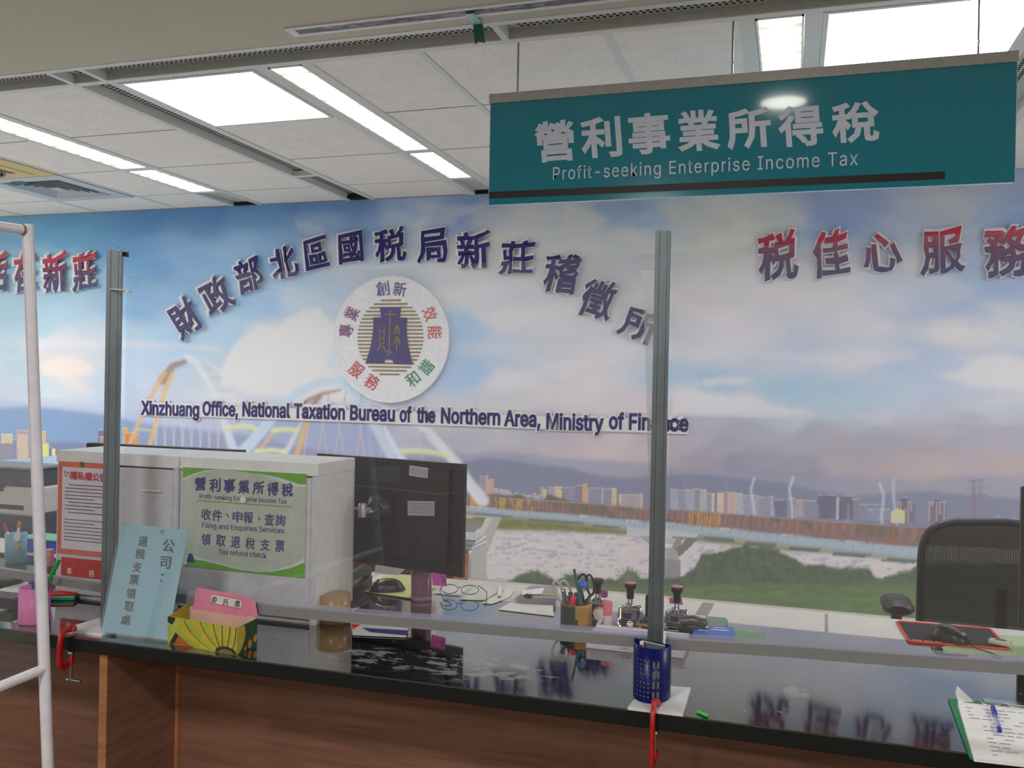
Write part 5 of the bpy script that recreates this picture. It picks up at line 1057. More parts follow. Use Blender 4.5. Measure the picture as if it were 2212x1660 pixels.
def monitor():
    u = Vector((-.977, .211, 0)); n = Vector((.211, .977, 0)); TR = onY(1003.8, 1003.7, 2.15); BRm = onY(991.8, 1246, 2.15); TLm = onP(690, 980.2, TR, n)
    W = (TLm-TR).length; w = Vector((TLm.x-TR.x, TLm.y-TR.y, 0)).normalized(); dn = (BRm-TR); H = dn.length; Zd = Vector((-.004, 0, -1)).normalized()
    def P(s, z, d=0.): return Vector((TR.x, TR.y, TR.z))+w*s+Zd*z-n*d                  # s from the near edge, z down, d towards the viewer
    t = thing('monitor', (TR.x-.25, 2.22, CT), 'black monitor seen from behind with white stickers, held on a silver arm', 'monitor'); MBK = M('monitor_back', (38, 40, 42), .32, noise=.06, nscale=8)
    m = MB(); Wd = .50; H = .292
    m.poly([P(0, 0, .0), P(Wd, 0, 0), P(Wd, H, 0), P(0, H, 0)], MBK, n, .012); m.poly([P(.04, .016, .0), P(Wd-.04, .016, 0), P(Wd-.04, H-.03, 0), P(.04, H-.03, 0)], MBK, -n, .012); m.build('housing', t)
    m = MB(); m.poly([P(.004, .004, -.0122), P(Wd-.004, .004, -.0122), P(Wd-.004, H-.01, -.0122), P(.004, H-.01, -.0122)], M('screen_dark', (14, 16, 20), .1), n, .0006); m.build('screen', t)
    q = lambda x, y, d=.0125: onP(660+x/3.773, 960+y/3.773, TR-n*d, n)
    m = MB(); m.poly([q(355,326), q(700,360), q(1060,402), q(1215,396), q(1215,401), q(1060,410), q(700,369), q(355,336)], M('crease_grey', (84, 88, 86), .4), -n, .001); m.build('ridge', t)
    for nm, pts, c in (('sticker', ((850,172),(1000,195),(995,278),(845,255)), (196, 198, 204)), ('sticker', ((832,462),(1052,466),(1050,586),(834,580)), (176, 176, 186)), ('sticker', ((530,180),(780,184),(778,315),(528,305)), (58, 62, 62))):
        m = MB(); m.poly([q(*p) for p in pts], M('sticker_%d' % c[0], c, .5, noise=.05), -n, .0006)
        if c[0] > 100:
            (xa, ya), (xb, yb_), (xc, yc), (xd, yd) = pts
            for k in range(1, 6):
                f0 = k/6.3; A_ = (xa+(xd-xa)*f0+8, ya+(yd-ya)*f0); B_ = (xb+(xc-xb)*f0-10, yb_+(yc-yb_)*f0); m.poly([q(*A_, .0133), q(*B_, .0133), q(B_[0], B_[1]+5, .0133), q(A_[0], A_[1]+5, .0133)], M('sticker_print', (120, 122, 132), .6), -n, .0002)
        m.build(nm, t)
    m = MB(); c = q(592, 530); m.lathe([(.042, 0), (.04, .004), (.03, .006), (.03, .012), (.024, .014)], M('hub_grey', (52, 54, 56), .3), c, 28, -n); 
    mh_ = m.build('mount_hub', t)
    m = MB(); m.poly([q(490,395), q(715,415), q(712,665), q(485,640)], M('mount_plate', (34, 36, 38), .45), -n, .0025); m.build('mount_plate', t)
    m = MB(); m.lathe([(.008, .0), (.008, .02), (.004, .024)], CHROME, q(563, 545, .025), 12, -n); m.build('bolt', mh_)
    AR = M('arm_silver', (196, 196, 200), .25, .3, k=.95); m = MB(); e = q(465, 540, .05); m.tube([e+Vector((0, 0, -.018)), e+Vector((0, 0, .016)), e+Vector((0, 0, .0195))], [.0115, .0115, .009], AR, 20); m.tube([e, q(520, 545, .03)], .0105, AR, 12); m.tube([e+Vector((0, 0, .002)), e+Vector((-.05, .01, .004)), e+Vector((-.37, .03, .006))], .0045, AR, 12)
    m.build('arm', t); m = MB()
    p0 = e+Vector((-.37, .03, 0)); m.tube([Vector((p0.x, p0.y, CT)), p0+Vector((0, 0, .02))], .014, AR, 16); m.lathe([(.05, 0), (.05, .008), (.016, .012)], AR, (p0.x, p0.y, CT), 24); m.build('arm_pole', t)
    m = MB(); m.tube([q(910, 780), q(880, 850), q(820, 920), q(750, 970)], .0016, M('cable_black', (12, 12, 12), .5), 6); m.build('cable', t)
    # note hanging from its lower edge
    m = MB(); pts = [onP(x, y, TR-n*.0145, n) for x, y in ((932.5,1237.5),(964,1242),(965,1267.5),(935,1265))]; m.poly(pts, M('note_pink', (206, 92, 172), .6), -n, .0005); t = thing('sticky_note', pts[2], 'magenta sticky note hanging from the lower edge of the black monitor', 'note'); m.build('paper', t)
    m = MB(); 
    for ps in (((951,1246),(962,1248)), ((957,1247),(956,1258)), ((956,1258),(962,1259)), ((961,1249),(961,1262)), ((957,1252),(961,1253))):
        a_, b_ = [onP(x, y, TR-n*.0152, n) for x, y in ps]; m.tube([a_, b_], .0006, INK, 5)
    m.build('handwriting', t)
monitor()

def desk_items():
    # roll of parcel tape
    c = onZ(728, 1337); c = Vector((c.x+.004, 1.968, CT)); r = (onY(759, 1310, c.y).x-onY(698, 1310, c.y).x)/2; h = onY(728, 1283, c.y).z-CT
    t = thing('tape_roll', c, 'tan roll of packing tape standing against the white cabinet', 'tape'); m = MB(); m.lathe([(r*.72, 0), (r, 0), (r, h), (r*.9, h)], M('tape_tan', (164, 130, 92), .35, coat=.15), c, 36); m.build('roll', t)
    m = MB(); m.lathe([(r*.9, h*.99), (r*.7, h*.985), (0, h*.985)], M('tape_side', (178, 184, 178), .4, noise=.1), c, 36); m.build('side_face', t)
    # mauve cylinder
    c = onZ(910, 1296); r = (onY(930, 1270, c.y).x-onY(888, 1270, c.y).x)/2; MV = M('mauve_plastic', (142, 100, 122), .3, coat=.4); t = thing('mauve_bottle', c, 'dusty mauve cylindrical bottle standing below the black monitor', 'bottle')
    m = MB(); m.lathe([(r*.92, 0), (r, .003), (r, .19), (r*.8, .2)], MV, c, 30); m.build('body', t); m = MB(); m.lathe([(r*1.01, .004), (r*1.03, .008), (r*1.01, .012)], M('mauve_ring', (160, 120, 138), .3), c, 30); m.build('base_ring', t)
    # yellow pad, mouse
    z = CT; pts = [onZ(x, y, CT+.004) for x, y in ((771,1277),(831,1244),(905,1250),(942,1270),(886,1293))]; m = MB(); m.poly(pts, M('note_yellow', (216, 218, 140), .7), (0, 0, 1), .0015); m.poly([p+Vector((-.02, .012, -.002)) for p in pts], PAPER, (0, 0, 1), .0014); tag(m.build('yellow_notepad', None, pts[0]), 'yellow notepad lying under the black mouse below the monitor', 'paper')
    def mouse(c, L, W, H, ang, name, lab, col=(34, 34, 36), strip=(110, 112, 116)):
        t = thing(name, c, lab, 'mouse'); r = Matrix.Rotation(ang, 3, 'Z'); m = MB(); vs = []; nu, nvv = 16, 10
        for i in range(nu+1):
            s = i/nu*2-1; ww = W/2*math.sqrt(max(0, 1-abs(s)**2.6)); hh = H*(1-.55*max(0, s)**2-.75*max(0, -s)**3)*math.sqrt(max(0, 1-abs(s)**6))
            for j in range(nvv+1): a = math.pi*j/nvv; vs.append(c+r@Vector((s*L/2, -ww*math.cos(a), max(.0, hh*math.sin(a)**.75)+.001)))
        m.add(vs, [(i*(nvv+1)+j, (i+1)*(nvv+1)+j, (i+1)*(nvv+1)+j+1, i*(nvv+1)+j+1) for i in range(nu) for j in range(nvv)], M(name+'_body', col, .3), True); m.build('body', t)
        m = MB(); m.tube([c+r@Vector((s*L/2, 0, H*(1-.55*max(0, s)**2)+.0008)) for s in (.0, .3, .6, .85)], .0016, M('mouse_strip', strip, .25), 8); m.build('strip', t)
        m = MB(); m.lathe([(.004, -.003), (.004, .003)], M('wheel_grey', (70, 70, 72), .5), c+r@Vector((L*.28, 0, H*.86)), 12, r@Vector((0, 1, 0))); m.build('wheel', t); return t, r
    c = onZ(838, 1276, CT+.006); t, r = mouse(Vector((c.x, c.y, CT+.006)), .1, .058, .033, R(212), 'computer_mouse', 'black computer mouse on the yellow notepad')
    m = MB(); m.tube([Vector((c.x, c.y, CT+.009))+r@Vector((.05, 0, 0)), onZ(800, 1280, CT+.007), onZ(786, 1292, CT+.003), onZ(776, 1304, CT+.003)], .0015, BLACK, 6); m.build('cable', t)
    # phone
    c = onZ(775, 1282); t = thing('desk_phone', (c.x-.02, 2.2, CT), 'black desk telephone half hidden behind the second white cabinet', 'telephone'); m = MB(); x1 = onY(797, 1275, 2.2).x-.03
    m.add([(x1-.15, 2.12, CT), (x1-.01, 2.12, CT), (x1-.01, 2.3, CT), (x1-.15, 2.3, CT), (x1-.15, 2.12, CT+.02), (x1-.01, 2.12, CT+.02), (x1-.01, 2.3, CT+.04), (x1-.15, 2.3, CT+.04)], [(0, 1, 2, 3), (4, 5, 6, 7), (0, 1, 5, 4), (1, 2, 6, 5), (2, 3, 7, 6), (3, 0, 4, 7)], BLACK); m.build('base', t)
    m = MB(); h0 = Vector((x1-.012, 2.14, CT+.036)); m.tube([h0+Vector((-.0, -.03, -.006)), h0+Vector((0, -.01, .01)), h0+Vector((-.01, .06, .02)), h0+Vector((-.01, .13, .024)), h0+Vector((-.008, .15, .014))], [.014, .017, .011, .017, .015], M('handset_black', (26, 27, 30), .3), 14); m.build('handset', t)
    # papers and the orange file cabinet behind the monitor
    Y = 2.72; xr = onY(1012, 1200, Y+.14).x; zt = onY(1009, 1192, Y).z; t = thing('file_cabinet', (xr-.3, Y+.2, 0), 'orange brown wooden file cabinet behind the black monitor', 'cabinet'); OW = wood('orange_wood', (176, 116, 70)); m = MB(); m.bb((xr-.6, Y+.01, 0), (xr-.012, Y+.14, zt-.02), OW); m.build('body', t)
    m = MB(); m.bb((xr-.014, Y, 0), (xr, Y+.14, zt-.02), OW); m.build('side_panel', t); m = MB(); m.bb((xr-.61, Y-.01, zt-.02), (xr+.004, Y+.15, zt), OW, .002); m.build('top_board', t)
    for k in range(3): m = MB(); m.bb((xr-.58, Y+.0, .08+k*.26), (xr-.03, Y+.01, .31+k*.26), OW, .002); m.build('drawer', t)
    m = MB(); x = onY(1018, 1160, Y).x; 
    for k in range(5): m.box((x-.13+.004*(k % 2), Y+.075, zt+.004+k*.007), (.26, .14, .0065), PAPER if k % 2 else M('paper_grey2', (190, 190, 196), .6), Matrix.Rotation(R(3*k-5), 3, 'Z'))
    tag(m.build('paper_stack', None, (x-.13, Y+.16, zt)), 'stack of white papers on the orange brown file cabinet', 'paper')
    m = MB(); p = [onY(x, y, 2.505) for x, y in ((812,1219),(877,1229),(864,1241),(812,1236))]; m.poly([Vector((q.x, 2.5+(.005 if i < 2 else -.005), q.z if i < 2 else CT+.001)) for i, q in enumerate(p)], PAPER, (0, -1, 0), .001)
    # keyboard tray sheet leaning behind
    tag(m.build('paper_sheet', None, p[0]), 'white sheet propped behind the black mouse under the monitor', 'paper')
    # loose sheets
    def sheet(pts, lab, col=(228, 224, 214), th=.0012):
        q = [onZ(x, y, CT+.0015) for x, y in pts]; m = MB(); m.poly(q, M('sheet_%d_%d' % (col[0], col[2]), col, .7, noise=.03), (0, 0, 1), th); return tag(m.build('paper_sheet', None, q[0]), lab, 'paper')
    sheet([(960,1268),(1018,1270),(992,1288),(940,1283)], 'pale sheet of paper lying under the far lens of the glasses')
    sheet([(1030,1272),(1088,1273),(1046,1298),(992,1296)], 'pale sheet of paper between the glasses and the white marker')
    sheet([(1094,1274),(1112,1275),(1100,1292),(1062,1306),(1040,1304)], 'pale sheet of paper beside the white marker')
    sheet([(1101,1303),(1194,1309),(1196,1332),(1077,1318)], 'wide pale sheet of paper in front of the grey folder stack')
    sheet([(757,1347),(884,1353),(876,1378),(762,1373)], 'white leaflet with a navy band below the screen bar beside the tape roll', (206, 200, 196))
    q = [onZ(x, y, CT+.0032) for x, y in ((782,1357),(884,1363),(876,1373),(800,1366))]; m = MB(); m.poly(q, NVI, (0, 0, 1), .0004)
    lf = [o for o in bpy.data.objects if o.get('label', '').startswith('white leaflet')][0]; m.build('navy_band', lf)
    q = [onZ(x, y, CT+.0032) for x, y in ((759,1349),(778,1350),(762,1360))]; m = MB(); m.poly(q, RDI, (0, 0, 1), .0004); m.build('red_corner', lf)
    # marker
    a, b = onZ(1080, 1268, CT+.006), onZ(1078.5, 1291, CT+.006); t = thing('marker', b, 'white marker pen lying on the papers beside the folder stack', 'pen'); d = b-a; m = MB(); m.tube([a, a+d*.75, b-d*.05], [.0055, .0055, .0045], PAPER, 12); m.build('barrel', t); m = MB(); m.tube([b-d*.05, b+d*.02], [.003, .001], INK, 8); m.build('tip', t); m = MB(); m.tube([a+d*.15+Vector((.0075, 0, .002)), a+d*.45+Vector((.0075, 0, .002))], .0016, PAPER, 8); m.build('clip', t)
    # glasses
    t = thing('glasses', onZ(990, 1290), 'thin dark framed glasses lying folded open on the papers', 'glasses'); GL = M('glasses_frame', (54, 52, 56), .3, .4); z = CT+.022
    for cx, cy, rx, ry in ((971, 1273, 18, 10), (1015, 1275, 19, 10)):
        m = MB(); m.tube([onZ(cx+rx*math.cos(k*.35), cy+ry*math.sin(k*.35), z) for k in range(18)], .0011, GL, 6, True); m.build('lens_rim', t)
    m = MB(); m.tube([onZ(988, 1271, z), onZ(993, 1269, z), onZ(997, 1271, z)], .0011, GL, 6); m.build('bridge', t)
    for pts in (((1033,1266),(1041,1271),(1052,1280),(1051,1295),(1048,1308)), ((952,1270),(950,1278),(958,1296),(975,1305))): m = MB(); m.tube([onZ(x, y, z-(z-CT-.002)*k/(len(pts)-1)) for k, (x, y) in enumerate(pts)], .0012, GL, 6); m.build('temple', t)
    # folders
    t = thing('folder_stack', onZ(1158, 1300), 'grey folder stack with manila envelope and rainbow index tabs', 'folder'); z0 = CT+.002
    A_, B_, C_, D_ = [onZ(x, y, CT) for x, y in ((1116,1306),(1200,1309),(1204,1283),(1148,1281))]; Z = Vector((0, 0, .019)); m = MB(); m.poly([A_, B_, C_, D_], M('folder_grey', (150, 146, 150), .6), (0, 0, 1), .019); m.build('folder', t)
    m = MB(); Z = Vector((0, 0, .0195)); m.poly([D_+Z+(A_-D_)*.75, C_+Z+(B_-C_)*.75, C_+Z, D_+Z], M('envelope_manila', (206, 174, 120), .6), (0, 0, 1), .0012); m.poly([D_+Z+(A_-D_)*.6+Vector((0, 0, .0014)), C_+Z+(B_-C_)*.6+Vector((0, 0, .0014)), C_+Z+Vector((0, -.006, .0014)), D_+Z+Vector((0, -.006, .0014))], M('envelope_grey', (164, 156, 164), .6), (0, 0, 1), .0006); m.build('envelope', t)
    cols = [(236, 200, 90), (100, 160, 210), (230, 90, 90), (150, 200, 90), (240, 90, 120), (240, 140, 70), (150, 200, 120), (90, 170, 200)]
    for k, c in enumerate(cols): p = D_+(A_-D_)*(k+.2)/8+Vector((0, 0, .014-.001*k)); m = MB(); m.poly([p+Vector((-.014, 0, 0)), p+Vector((.002, 0, 0)), p+Vector((.002, .012, 0)), p+Vector((-.014, .012, 0))], M('tab_%d' % k, c, .5), (0, 0, 1), .0006); m.build('index_tab', t)
    zz = CT+.0215; q = [onZ(x, y, zz) for x, y in ((1125,1286),(1170,1284),(1176,1271),(1160,1273),(1145,1275),(1131,1274))]; m = MB(); m.poly(q, PAPER, (0, 0, 1), .0008); tag(m.build('paper_slip', None, q[0]), 'white torn paper slip lying on the grey folder stack', 'paper')
    q = onZ(1140, 1291, CT+.02); t = thing('binder_clip', q, 'black binder clip gripping the grey folder stack', 'clip'); m = MB(); m.box(q+Vector((0, .006, .002)), (.02, .016, .01), BLACK, None, .002); m.build('jaw', t); m = MB()
    for sx in (-.005, .005): m.tube([q+Vector((sx-.002, .01, .006)), q+Vector((sx, .018, .014)), q+Vector((sx+.002, .01, .006))], .0006, CHROME, 5)
    m.build('wire_handle', t)
desk_items()

def bamboo_cup():
    c = onZ(1244, 1348); r = (onY(1277, 1325, c.y).x-onY(1211, 1325, c.y).x)/2; h = onY(1244, 1311, c.y-r).z-CT; c.z = CT
    t = thing('round_pen_cup', c, 'round dark green and ochre pen cup full of pens and scissors', 'pen cup'); OC = M('cup_ochre', (190, 142, 66), .5); DG = M('cup_dark_green', (46, 58, 46), .45)
    m = MB(); n = 36; 
    prof = [(r*.97, 0), (r, .004)]+[(r, h*k/8) for k in range(1, 9)]+[(r*.9, h), (r*.88, .006), (0, .005)]
    m.lathe(prof, OC, c, n); i_dg = m.mi(DG)
    for fi, f in enumerate(m.f):
        if len(f) == 4:
            cc = [sum(m.v[q][k] for q in f)/4 for k in range(3)]; hz = (cc[2]-CT)/h
            if cc[0]-c.x < r*(.12+.35*(1-hz)**2) and math.hypot(cc[0]-c.x, cc[1]-c.y) > r*.95: m.m[fi] = i_dg
    m.build('cup', t)
    Yc = c.y; G = 'pens and scissors in the round cup'
    def stick(nm, lab, top, r_, mat, base=None, cap=None, capl=.02, cat='pen', Y=None):
        Y = Yc if Y is None else Y; tp = onY(*top, Y); bs = onY(*(base or (top[0], 1340)), Y); bs = Vector((max(c.x-r*.8, min(c.x+r*.8, bs.x)), Y, CT+.012)); tt = thing(nm, bs, lab, cat, G); m = MB(); m.tube([bs, tp], r_, mat, 10); m.build('barrel', tt); d = (tp-bs).normalized()
        if cap: m = MB(); m.tube([tp-d*capl, tp-d*.002, tp], [r_*1.15, r_*1.15, r_*.7], cap, 10); m.build('cap', tt)
    stick('pencil', 'green pencil leaning from the round pen cup, tallest in it', (1240, 1230), .0034, M('pencil_green', (40, 110, 84), .4), (1262, 1340), Y=Yc-.012)
    stick('pen', 'clear ended pen in the round cup beside the white scissors', (1216, 1273), .0055, M('pen_grey', (110, 104, 118), .3), (1228, 1340), CHROME, .006)
    stick('pen', 'dark pen in the round cup behind the red cap', (1232, 1280), .005, BLACK, (1236, 1340), M('pen_cap_maroon', (70, 50, 60), .4), .02, Y=Yc+.01)
    stick('pen', 'purple pen in the round cup', (1243, 1281), .005, M('pen_purple', (100, 78, 150), .4), (1254, 1340))
    stick('pen', 'silver pen in the round cup near the black scissors', (1273, 1292), .004, STEEL, (1262, 1340), None, Y=Yc+.008)
    p = onY(1238, 1300, Yc-.018); t = thing('red_marker', (p.x, Yc-.018, CT+.01), 'marker with a bright red cap in the round pen cup', 'pen', G); m = MB(); m.tube([(p.x-.002, Yc-.018, CT+.012), p+Vector((0, 0, -.02))], .006, PAPER, 12); m.build('barrel', t); m = MB(); a_, b_ = onY(1234, 1311, Yc-.018), onY(1241, 1288, Yc-.018); m.tube([a_, (a_+b_)/2, b_-(b_-a_)*.08, b_], [.0068, .0072, .0066, .004], M('cap_red', (222, 40, 76), .35), 14); m.build('cap', t)
    # toy topped pen
    p = onY(1257, 1266, Yc+.006); t = thing('toy_pen', (p.x, Yc, CT+.012), 'pen topped with a round blue ball and yellow square', 'pen', G); BB = M('toy_blue', (48, 104, 196), .3, coat=.4); m = MB(); k = [(0, -.016)]+[(.0135*math.sin(q), -.0165*math.cos(q)) for q in [i*math.pi/12 for i in range(1, 12)]]+[(0, .0165)]; m.lathe(k, BB, p, 20); m.build('ball', t)
    m = MB(); m.tube([(c.x, Yc, CT+.012), p+Vector((0, 0, -.014))], .004, M('toy_green', (50, 130, 120), .4), 10); m.build('barrel', t); m = MB(); m.box(onY(1261, 1276, Yc-.008), (.006, .004, .007), M('toy_yellow', (214, 170, 60), .4)); m.build('square', t)
    def scissors(nm, lab, loops, mat, Y, piv):
        t = thing(nm, (c.x, Y, CT+.012), lab, 'scissors', G)
        for (cx, cy, rx, ry, ro) in loops:
            m = MB(); P_ = []
            for k in range(18): q = k*2*math.pi/18; x, y = rx*math.cos(q), ry*math.sin(q); P_.append(onY(cx+x*math.cos(ro)-y*math.sin(ro), cy+x*math.sin(ro)+y*math.cos(ro), Y))
            m.tube(P_, .0031, mat, 8, True); m.tube([min(P_, key=lambda v: v.z), onY(*piv, Y)], .0036, mat, 8); m.build('handle', t)
        m = MB(); pv = onY(*piv, Y); m.bb((pv.x-.006, Y-.001, CT+.015), (pv.x+.006, Y+.001, pv.z), STEEL); m.build('blade', t)
    scissors('scissors', 'white handled scissors leaning from the round pen cup', [(1206,1277,9,22,R(-18)), (1222,1273,9,19,R(-22))], M('scissor_white', (200, 198, 190), .4), Yc+.014, (1232,1306))
    scissors('scissors', 'black handled scissors standing in the round pen cup', [(1257,1256,9,15,R(14)), (1275,1264,8,22,R(-8))], BLACK, Yc+.02, (1262,1304))
bamboo_cup()

def stamps():
    GRIP = M('grip_black', (24, 22, 24), .28); LBL = M('label_dark_blue', (40, 46, 80), .4)
    def numberer(cx, ybase, ytop, s, lab, topc, right):
        b = onZ(cx, ybase); t = thing('numbering_stamp', b, lab, 'stamp', 'chrome numbering stamps'); z = lambda y: onY(cx, y, b.y).z; k = s
        hb, hs, hg = .040*k, None, None; zt = z(ytop); x, y = b.x, b.y
        zs = CT+hb; zg = zs+(zt-zs)*.32
        m = MB(); m.bb((x-.026*k, y-.014, CT+.004), (x+.022*k, y+.02, CT+hb*.92), CHROME, .004); m.bb((x-.030*k, y-.008, CT), (x+.026*k, y+.016, CT+.01), CHROME, .002); m.tube([(x+.022*k, y+.003, CT+.004), (x+.026*k, y+.003, CT+hb*.6), (x+.022*k, y+.003, CT+hb), (x-.012*k, y+.003, CT+hb*1.06), (x-.028*k, y+.003, CT+hb*.8), (x-.03*k, y+.003, CT+.004)], .0045, CHROME, 10)
        m.build('body', t); m = MB(); m.bb((x-.016*k, y-.0165, CT+.012), (x+.004*k, y-.014, CT+.026), LBL); m.build('name_label', t)
        m = MB(); 
        for sx in (-.004, .004): m.tube([(x+sx-.002, y, zs-.006), (x+sx-.002, y, zg+.004)], .0026, CHROME, 8)
        m.build('plunger', t); m = MB(); hh = zt-zg; m.lathe([(.0085, 0), (.0095, .003), (.0095, hh*.45), (.0105, hh*.6), (.0148, hh*.72), (.0155, hh*.9), (.014, hh)], GRIP, (x-.002, y, zg), 20); m.build('grip', t)
        m = MB(); m.lathe([(.0142, hh), (.0138, hh+.0016), (0, hh+.002)], M('grip_top_%d' % topc[0], topc, .4), (x-.002, y, zg), 20); m.build('grip_top', t)
        return b
    numberer(1362, 1344, 1260, 1.0, 'chrome numbering stamp with pink topped grip, between pink glue stick and post', (200, 130, 130), 0)
    numberer(1463, 1352, 1268, .95, 'chrome numbering stamp just past the post, with a pale yellow topped grip', (200, 190, 140), 1)
    numberer(1292, 1327, 1252, .9, 'numbering stamp standing behind the round pen cup', (60, 44, 44), 0)
    # black self-inking stamp
    b = onZ(1408, 1340); t = thing('black_stamp', b, 'tall black stamp partly hidden behind the post', 'stamp'); z1 = onY(1408, 1276, b.y).z; m = MB(); m.bb((b.x-.016, b.y-.012, CT+.008), (b.x+.014, b.y+.016, z1-.01), BLACK, .004); m.build('body', t); m = MB(); m.bb((b.x-.012, b.y-.010, z1-.012), (b.x+.012, b.y+.014, z1), M('stamp_cap_grey', (130, 136, 142), .3), .003); m.build('cap', t); m = MB(); m.bb((b.x-.02, b.y-.016, CT), (b.x+.018, b.y+.02, CT+.01), M('stamp_foot_teal', (70, 100, 100), .4), .002); m.build('foot', t)
    m = MB(); m.disc(Vector((b.x+.002, b.y-.0122, CT+.03)), .004, REDP, (0, -1, 0), 14, .0008); m.build('red_dot', t)
    # notes
    for pts, Y, lab in ((((1296,1273),(1313,1277),(1313,1290),(1305,1293),(1293,1289)), 2.33, 'magenta sticky note behind the numbering stamps beside the round cup'), (((1446,1292),(1472,1290),(1475,1308),(1446,1304)), 2.3, 'magenta sticky note behind the stamp next to the post')):
        q = [onY(x, y, Y) for x, y in pts]; m = MB(); m.poly(q, M('note_pink2', (204, 104, 160), .6), (0, -1, 0), .0006); tag(m.build('sticky_note', None, q[-1]), lab, 'note')
    # glue stick
    b = onZ(1312, 1368); t = thing('glue_stick', b, 'white glue stick with a pink cap in front of the numbering stamps', 'glue stick'); z0, z1 = onY(1312, 1329, b.y).z, onY(1312, 1299, b.y).z; r = .0108; m = MB(); m.tube([b+Vector((0, 0, .018)), (b.x, b.y, z0)], r*.97, M('glue_white', (222, 206, 200), .45), 20); m.build('body', t); m = MB(); m.tube([b, b+Vector((0, 0, .018))], r, M('glue_orange', (214, 150, 120), .5), 20); m.build('base', t); m = MB(); m.tube([(b.x, b.y, z0), (b.x, b.y, z1-.002), (b.x, b.y, z1)], [r, r, r*.85], M('glue_cap', (224, 116, 132), .4), 20); m.build('cap', t)
    # small white tape
    b = onZ(1296, 1356); c = onY(1297, 1330, b.y+.01); t = thing('correction_tape', (c.x, b.y, CT), 'small white and orange correction tape leaning behind the glue stick', 'correction tape'); m = MB(); m.lathe([(.0, -.005), (.016, -.005), (.0175, -.002), (.0175, .002), (.016, .005), (0, .005)], M('corr_white', (222, 216, 210), .4), (c.x, b.y+.01, CT+.03), 24, (0, -1, .25)); m.build('case', t); m = MB(); m.tube([(c.x+.002, b.y+.006, CT+.016), (c.x-.006, b.y-.006, CT+.001)], [.006, .003], M('corr_tip', (226, 224, 214), .4), 8); m.build('tip', t); m = MB(); m.tube([(c.x+.0178*math.cos(q), b.y+.006+.002*math.sin(q), CT+.03+.0178*math.sin(q)) for q in [R(60+15*i) for i in range(9)]], .0018, M('corr_orange', (220, 130, 60), .4), 6); m.build('orange_rim', t)
    # flat white carton under the bar
    A_, B_ = onZ(1266, 1401), onZ(1364, 1411); a = A_; L_ = onZ(1478, 1418).x; t = thing('white_carton', ((A_.x+L_)/2, A_.y+.06, CT), 'flat white carton with thin brown print behind the bottom bar', 'box'); WH = M('carton_white', (218, 212, 222), .5); z1 = CT+.024
    m = MB(); m.bb((A_.x, A_.y, CT), (L_, A_.y+.12, z1), WH, .001); m.build('carton', t)
    m = MB(); q = onY(1340, 1405, A_.y); f = lambda x, y: onY(x, y, A_.y-.0004); m.text('L A S C', M('carton_print', (170, 130, 120), .5), f(1340, 1404), f(1364, 1407.5), f(1340, 1396), depth=.0004); m.build('lettering', t)
    m = MB(); 
    for k in range(9): x = A_.x+.12+k*.012; m.bb((x, A_.y+.012, z1), (x+.006, A_.y+.014, z1+.0004), M('faint_print', (150, 146, 170), .6))
    m.build('top_print', t)
    # wooden ruler with chrome ball end
    a_, b_ = onZ(1375, 1350, CT+.026), onZ(1424, 1356, CT+.026); t = thing('wooden_ruler', a_, 'brown wooden stamp handle with a chrome ball end lying on the white carton', 'stamp'); m = MB(); m.tube([a_, b_], .004, WOODL, 10); m.build('handle', t); m = MB(); c = onZ(1361, 1350, CT+.03); m.lathe([(.0, -.009), (.006, -.007), (.0092, 0), (.006, .007), (0, .009)], CHROME, c, 18); m.build('ball_end', t)
    # stapler, ink pad, booklet, green card
    c = onZ(1500, 1368); z = CT; a_, b_ = onY(1487, 1344, c.y).x, onY(1527, 1348, c.y).x; t = thing('stapler', (a_+.02, c.y, CT), 'dark grey stapler lying beside the stamp, beyond the post', 'stapler'); r = Matrix.Rotation(R(-6), 3, 'Z'); m = MB(); m.box((a_+.012, c.y+.01, CT+.006), (.075, .026, .01), BLACK, r, .003); m.build('base', t); m = MB(); m.tube([(a_-.02, c.y+.012, CT+.022), (a_+.01, c.y+.012, CT+.027), (b_-.006, c.y+.008, CT+.024), (b_, c.y+.008, CT+.02)], [.011, .0125, .012, .008], M('stapler_grey', (92, 92, 94), .28, .3), 14); m.build('top_arm', t)
    q = [onZ(x, y, CT) for x, y in ((1524,1339),(1568,1343),(1572,1348),(1566,1363),(1520,1360))]; t = thing('ink_pad', q[0], 'flat teal ink pad behind the blue booklet', 'ink pad'); m = MB(); m.poly(q, M('pad_teal', (112, 140, 130), .4), (0, 0, 1), .009); m.build('case', t)
    q = [onZ(x, y, CT+.002) for x, y in ((1500,1357),(1584,1362),(1590,1390),(1496,1382))]; t = thing('blue_booklet', q[0], 'blue leaflet holder with a white label behind the screen bar', 'leaflet'); m = MB(); m.poly(q, M('booklet_blue', (54, 100, 194), .35), (0, 0, 1), .008); m.build('cover', t)
    u, v = q[1]-q[0], q[3]-q[0]; Z = Vector((0, 0, .0082)); f = lambda a, b: q[0]+u*a+v*b+Z; m = MB(); m.poly([f(.12, .1), f(.36, .1), f(.36, .5), f(.12, .5)], PAPER, (0, 0, 1), .0004); m.build('label', t); m = MB(); m.poly([f(.44, .32), f(.88, .34), f(.88, .4), f(.44, .38)], PAPER, (0, 0, 1), .0004); m.poly([f(.5, .14), f(.8, .15), f(.8, .19), f(.5, .18)], PAPER, (0, 0, 1), .0004); m.build('print', t)
    q = [onZ(x, y, CT) for x, y in ((1588,1364),(1652,1370),(1648,1378),(1664,1398),(1592,1392))]; m = MB(); m.poly(q, M('card_green', (110, 158, 110), .5), (0, 0, 1), .001); tag(m.build('green_card', None, q[0]), 'flat green card lying beside the blue leaflet holder', 'card')
stamps()

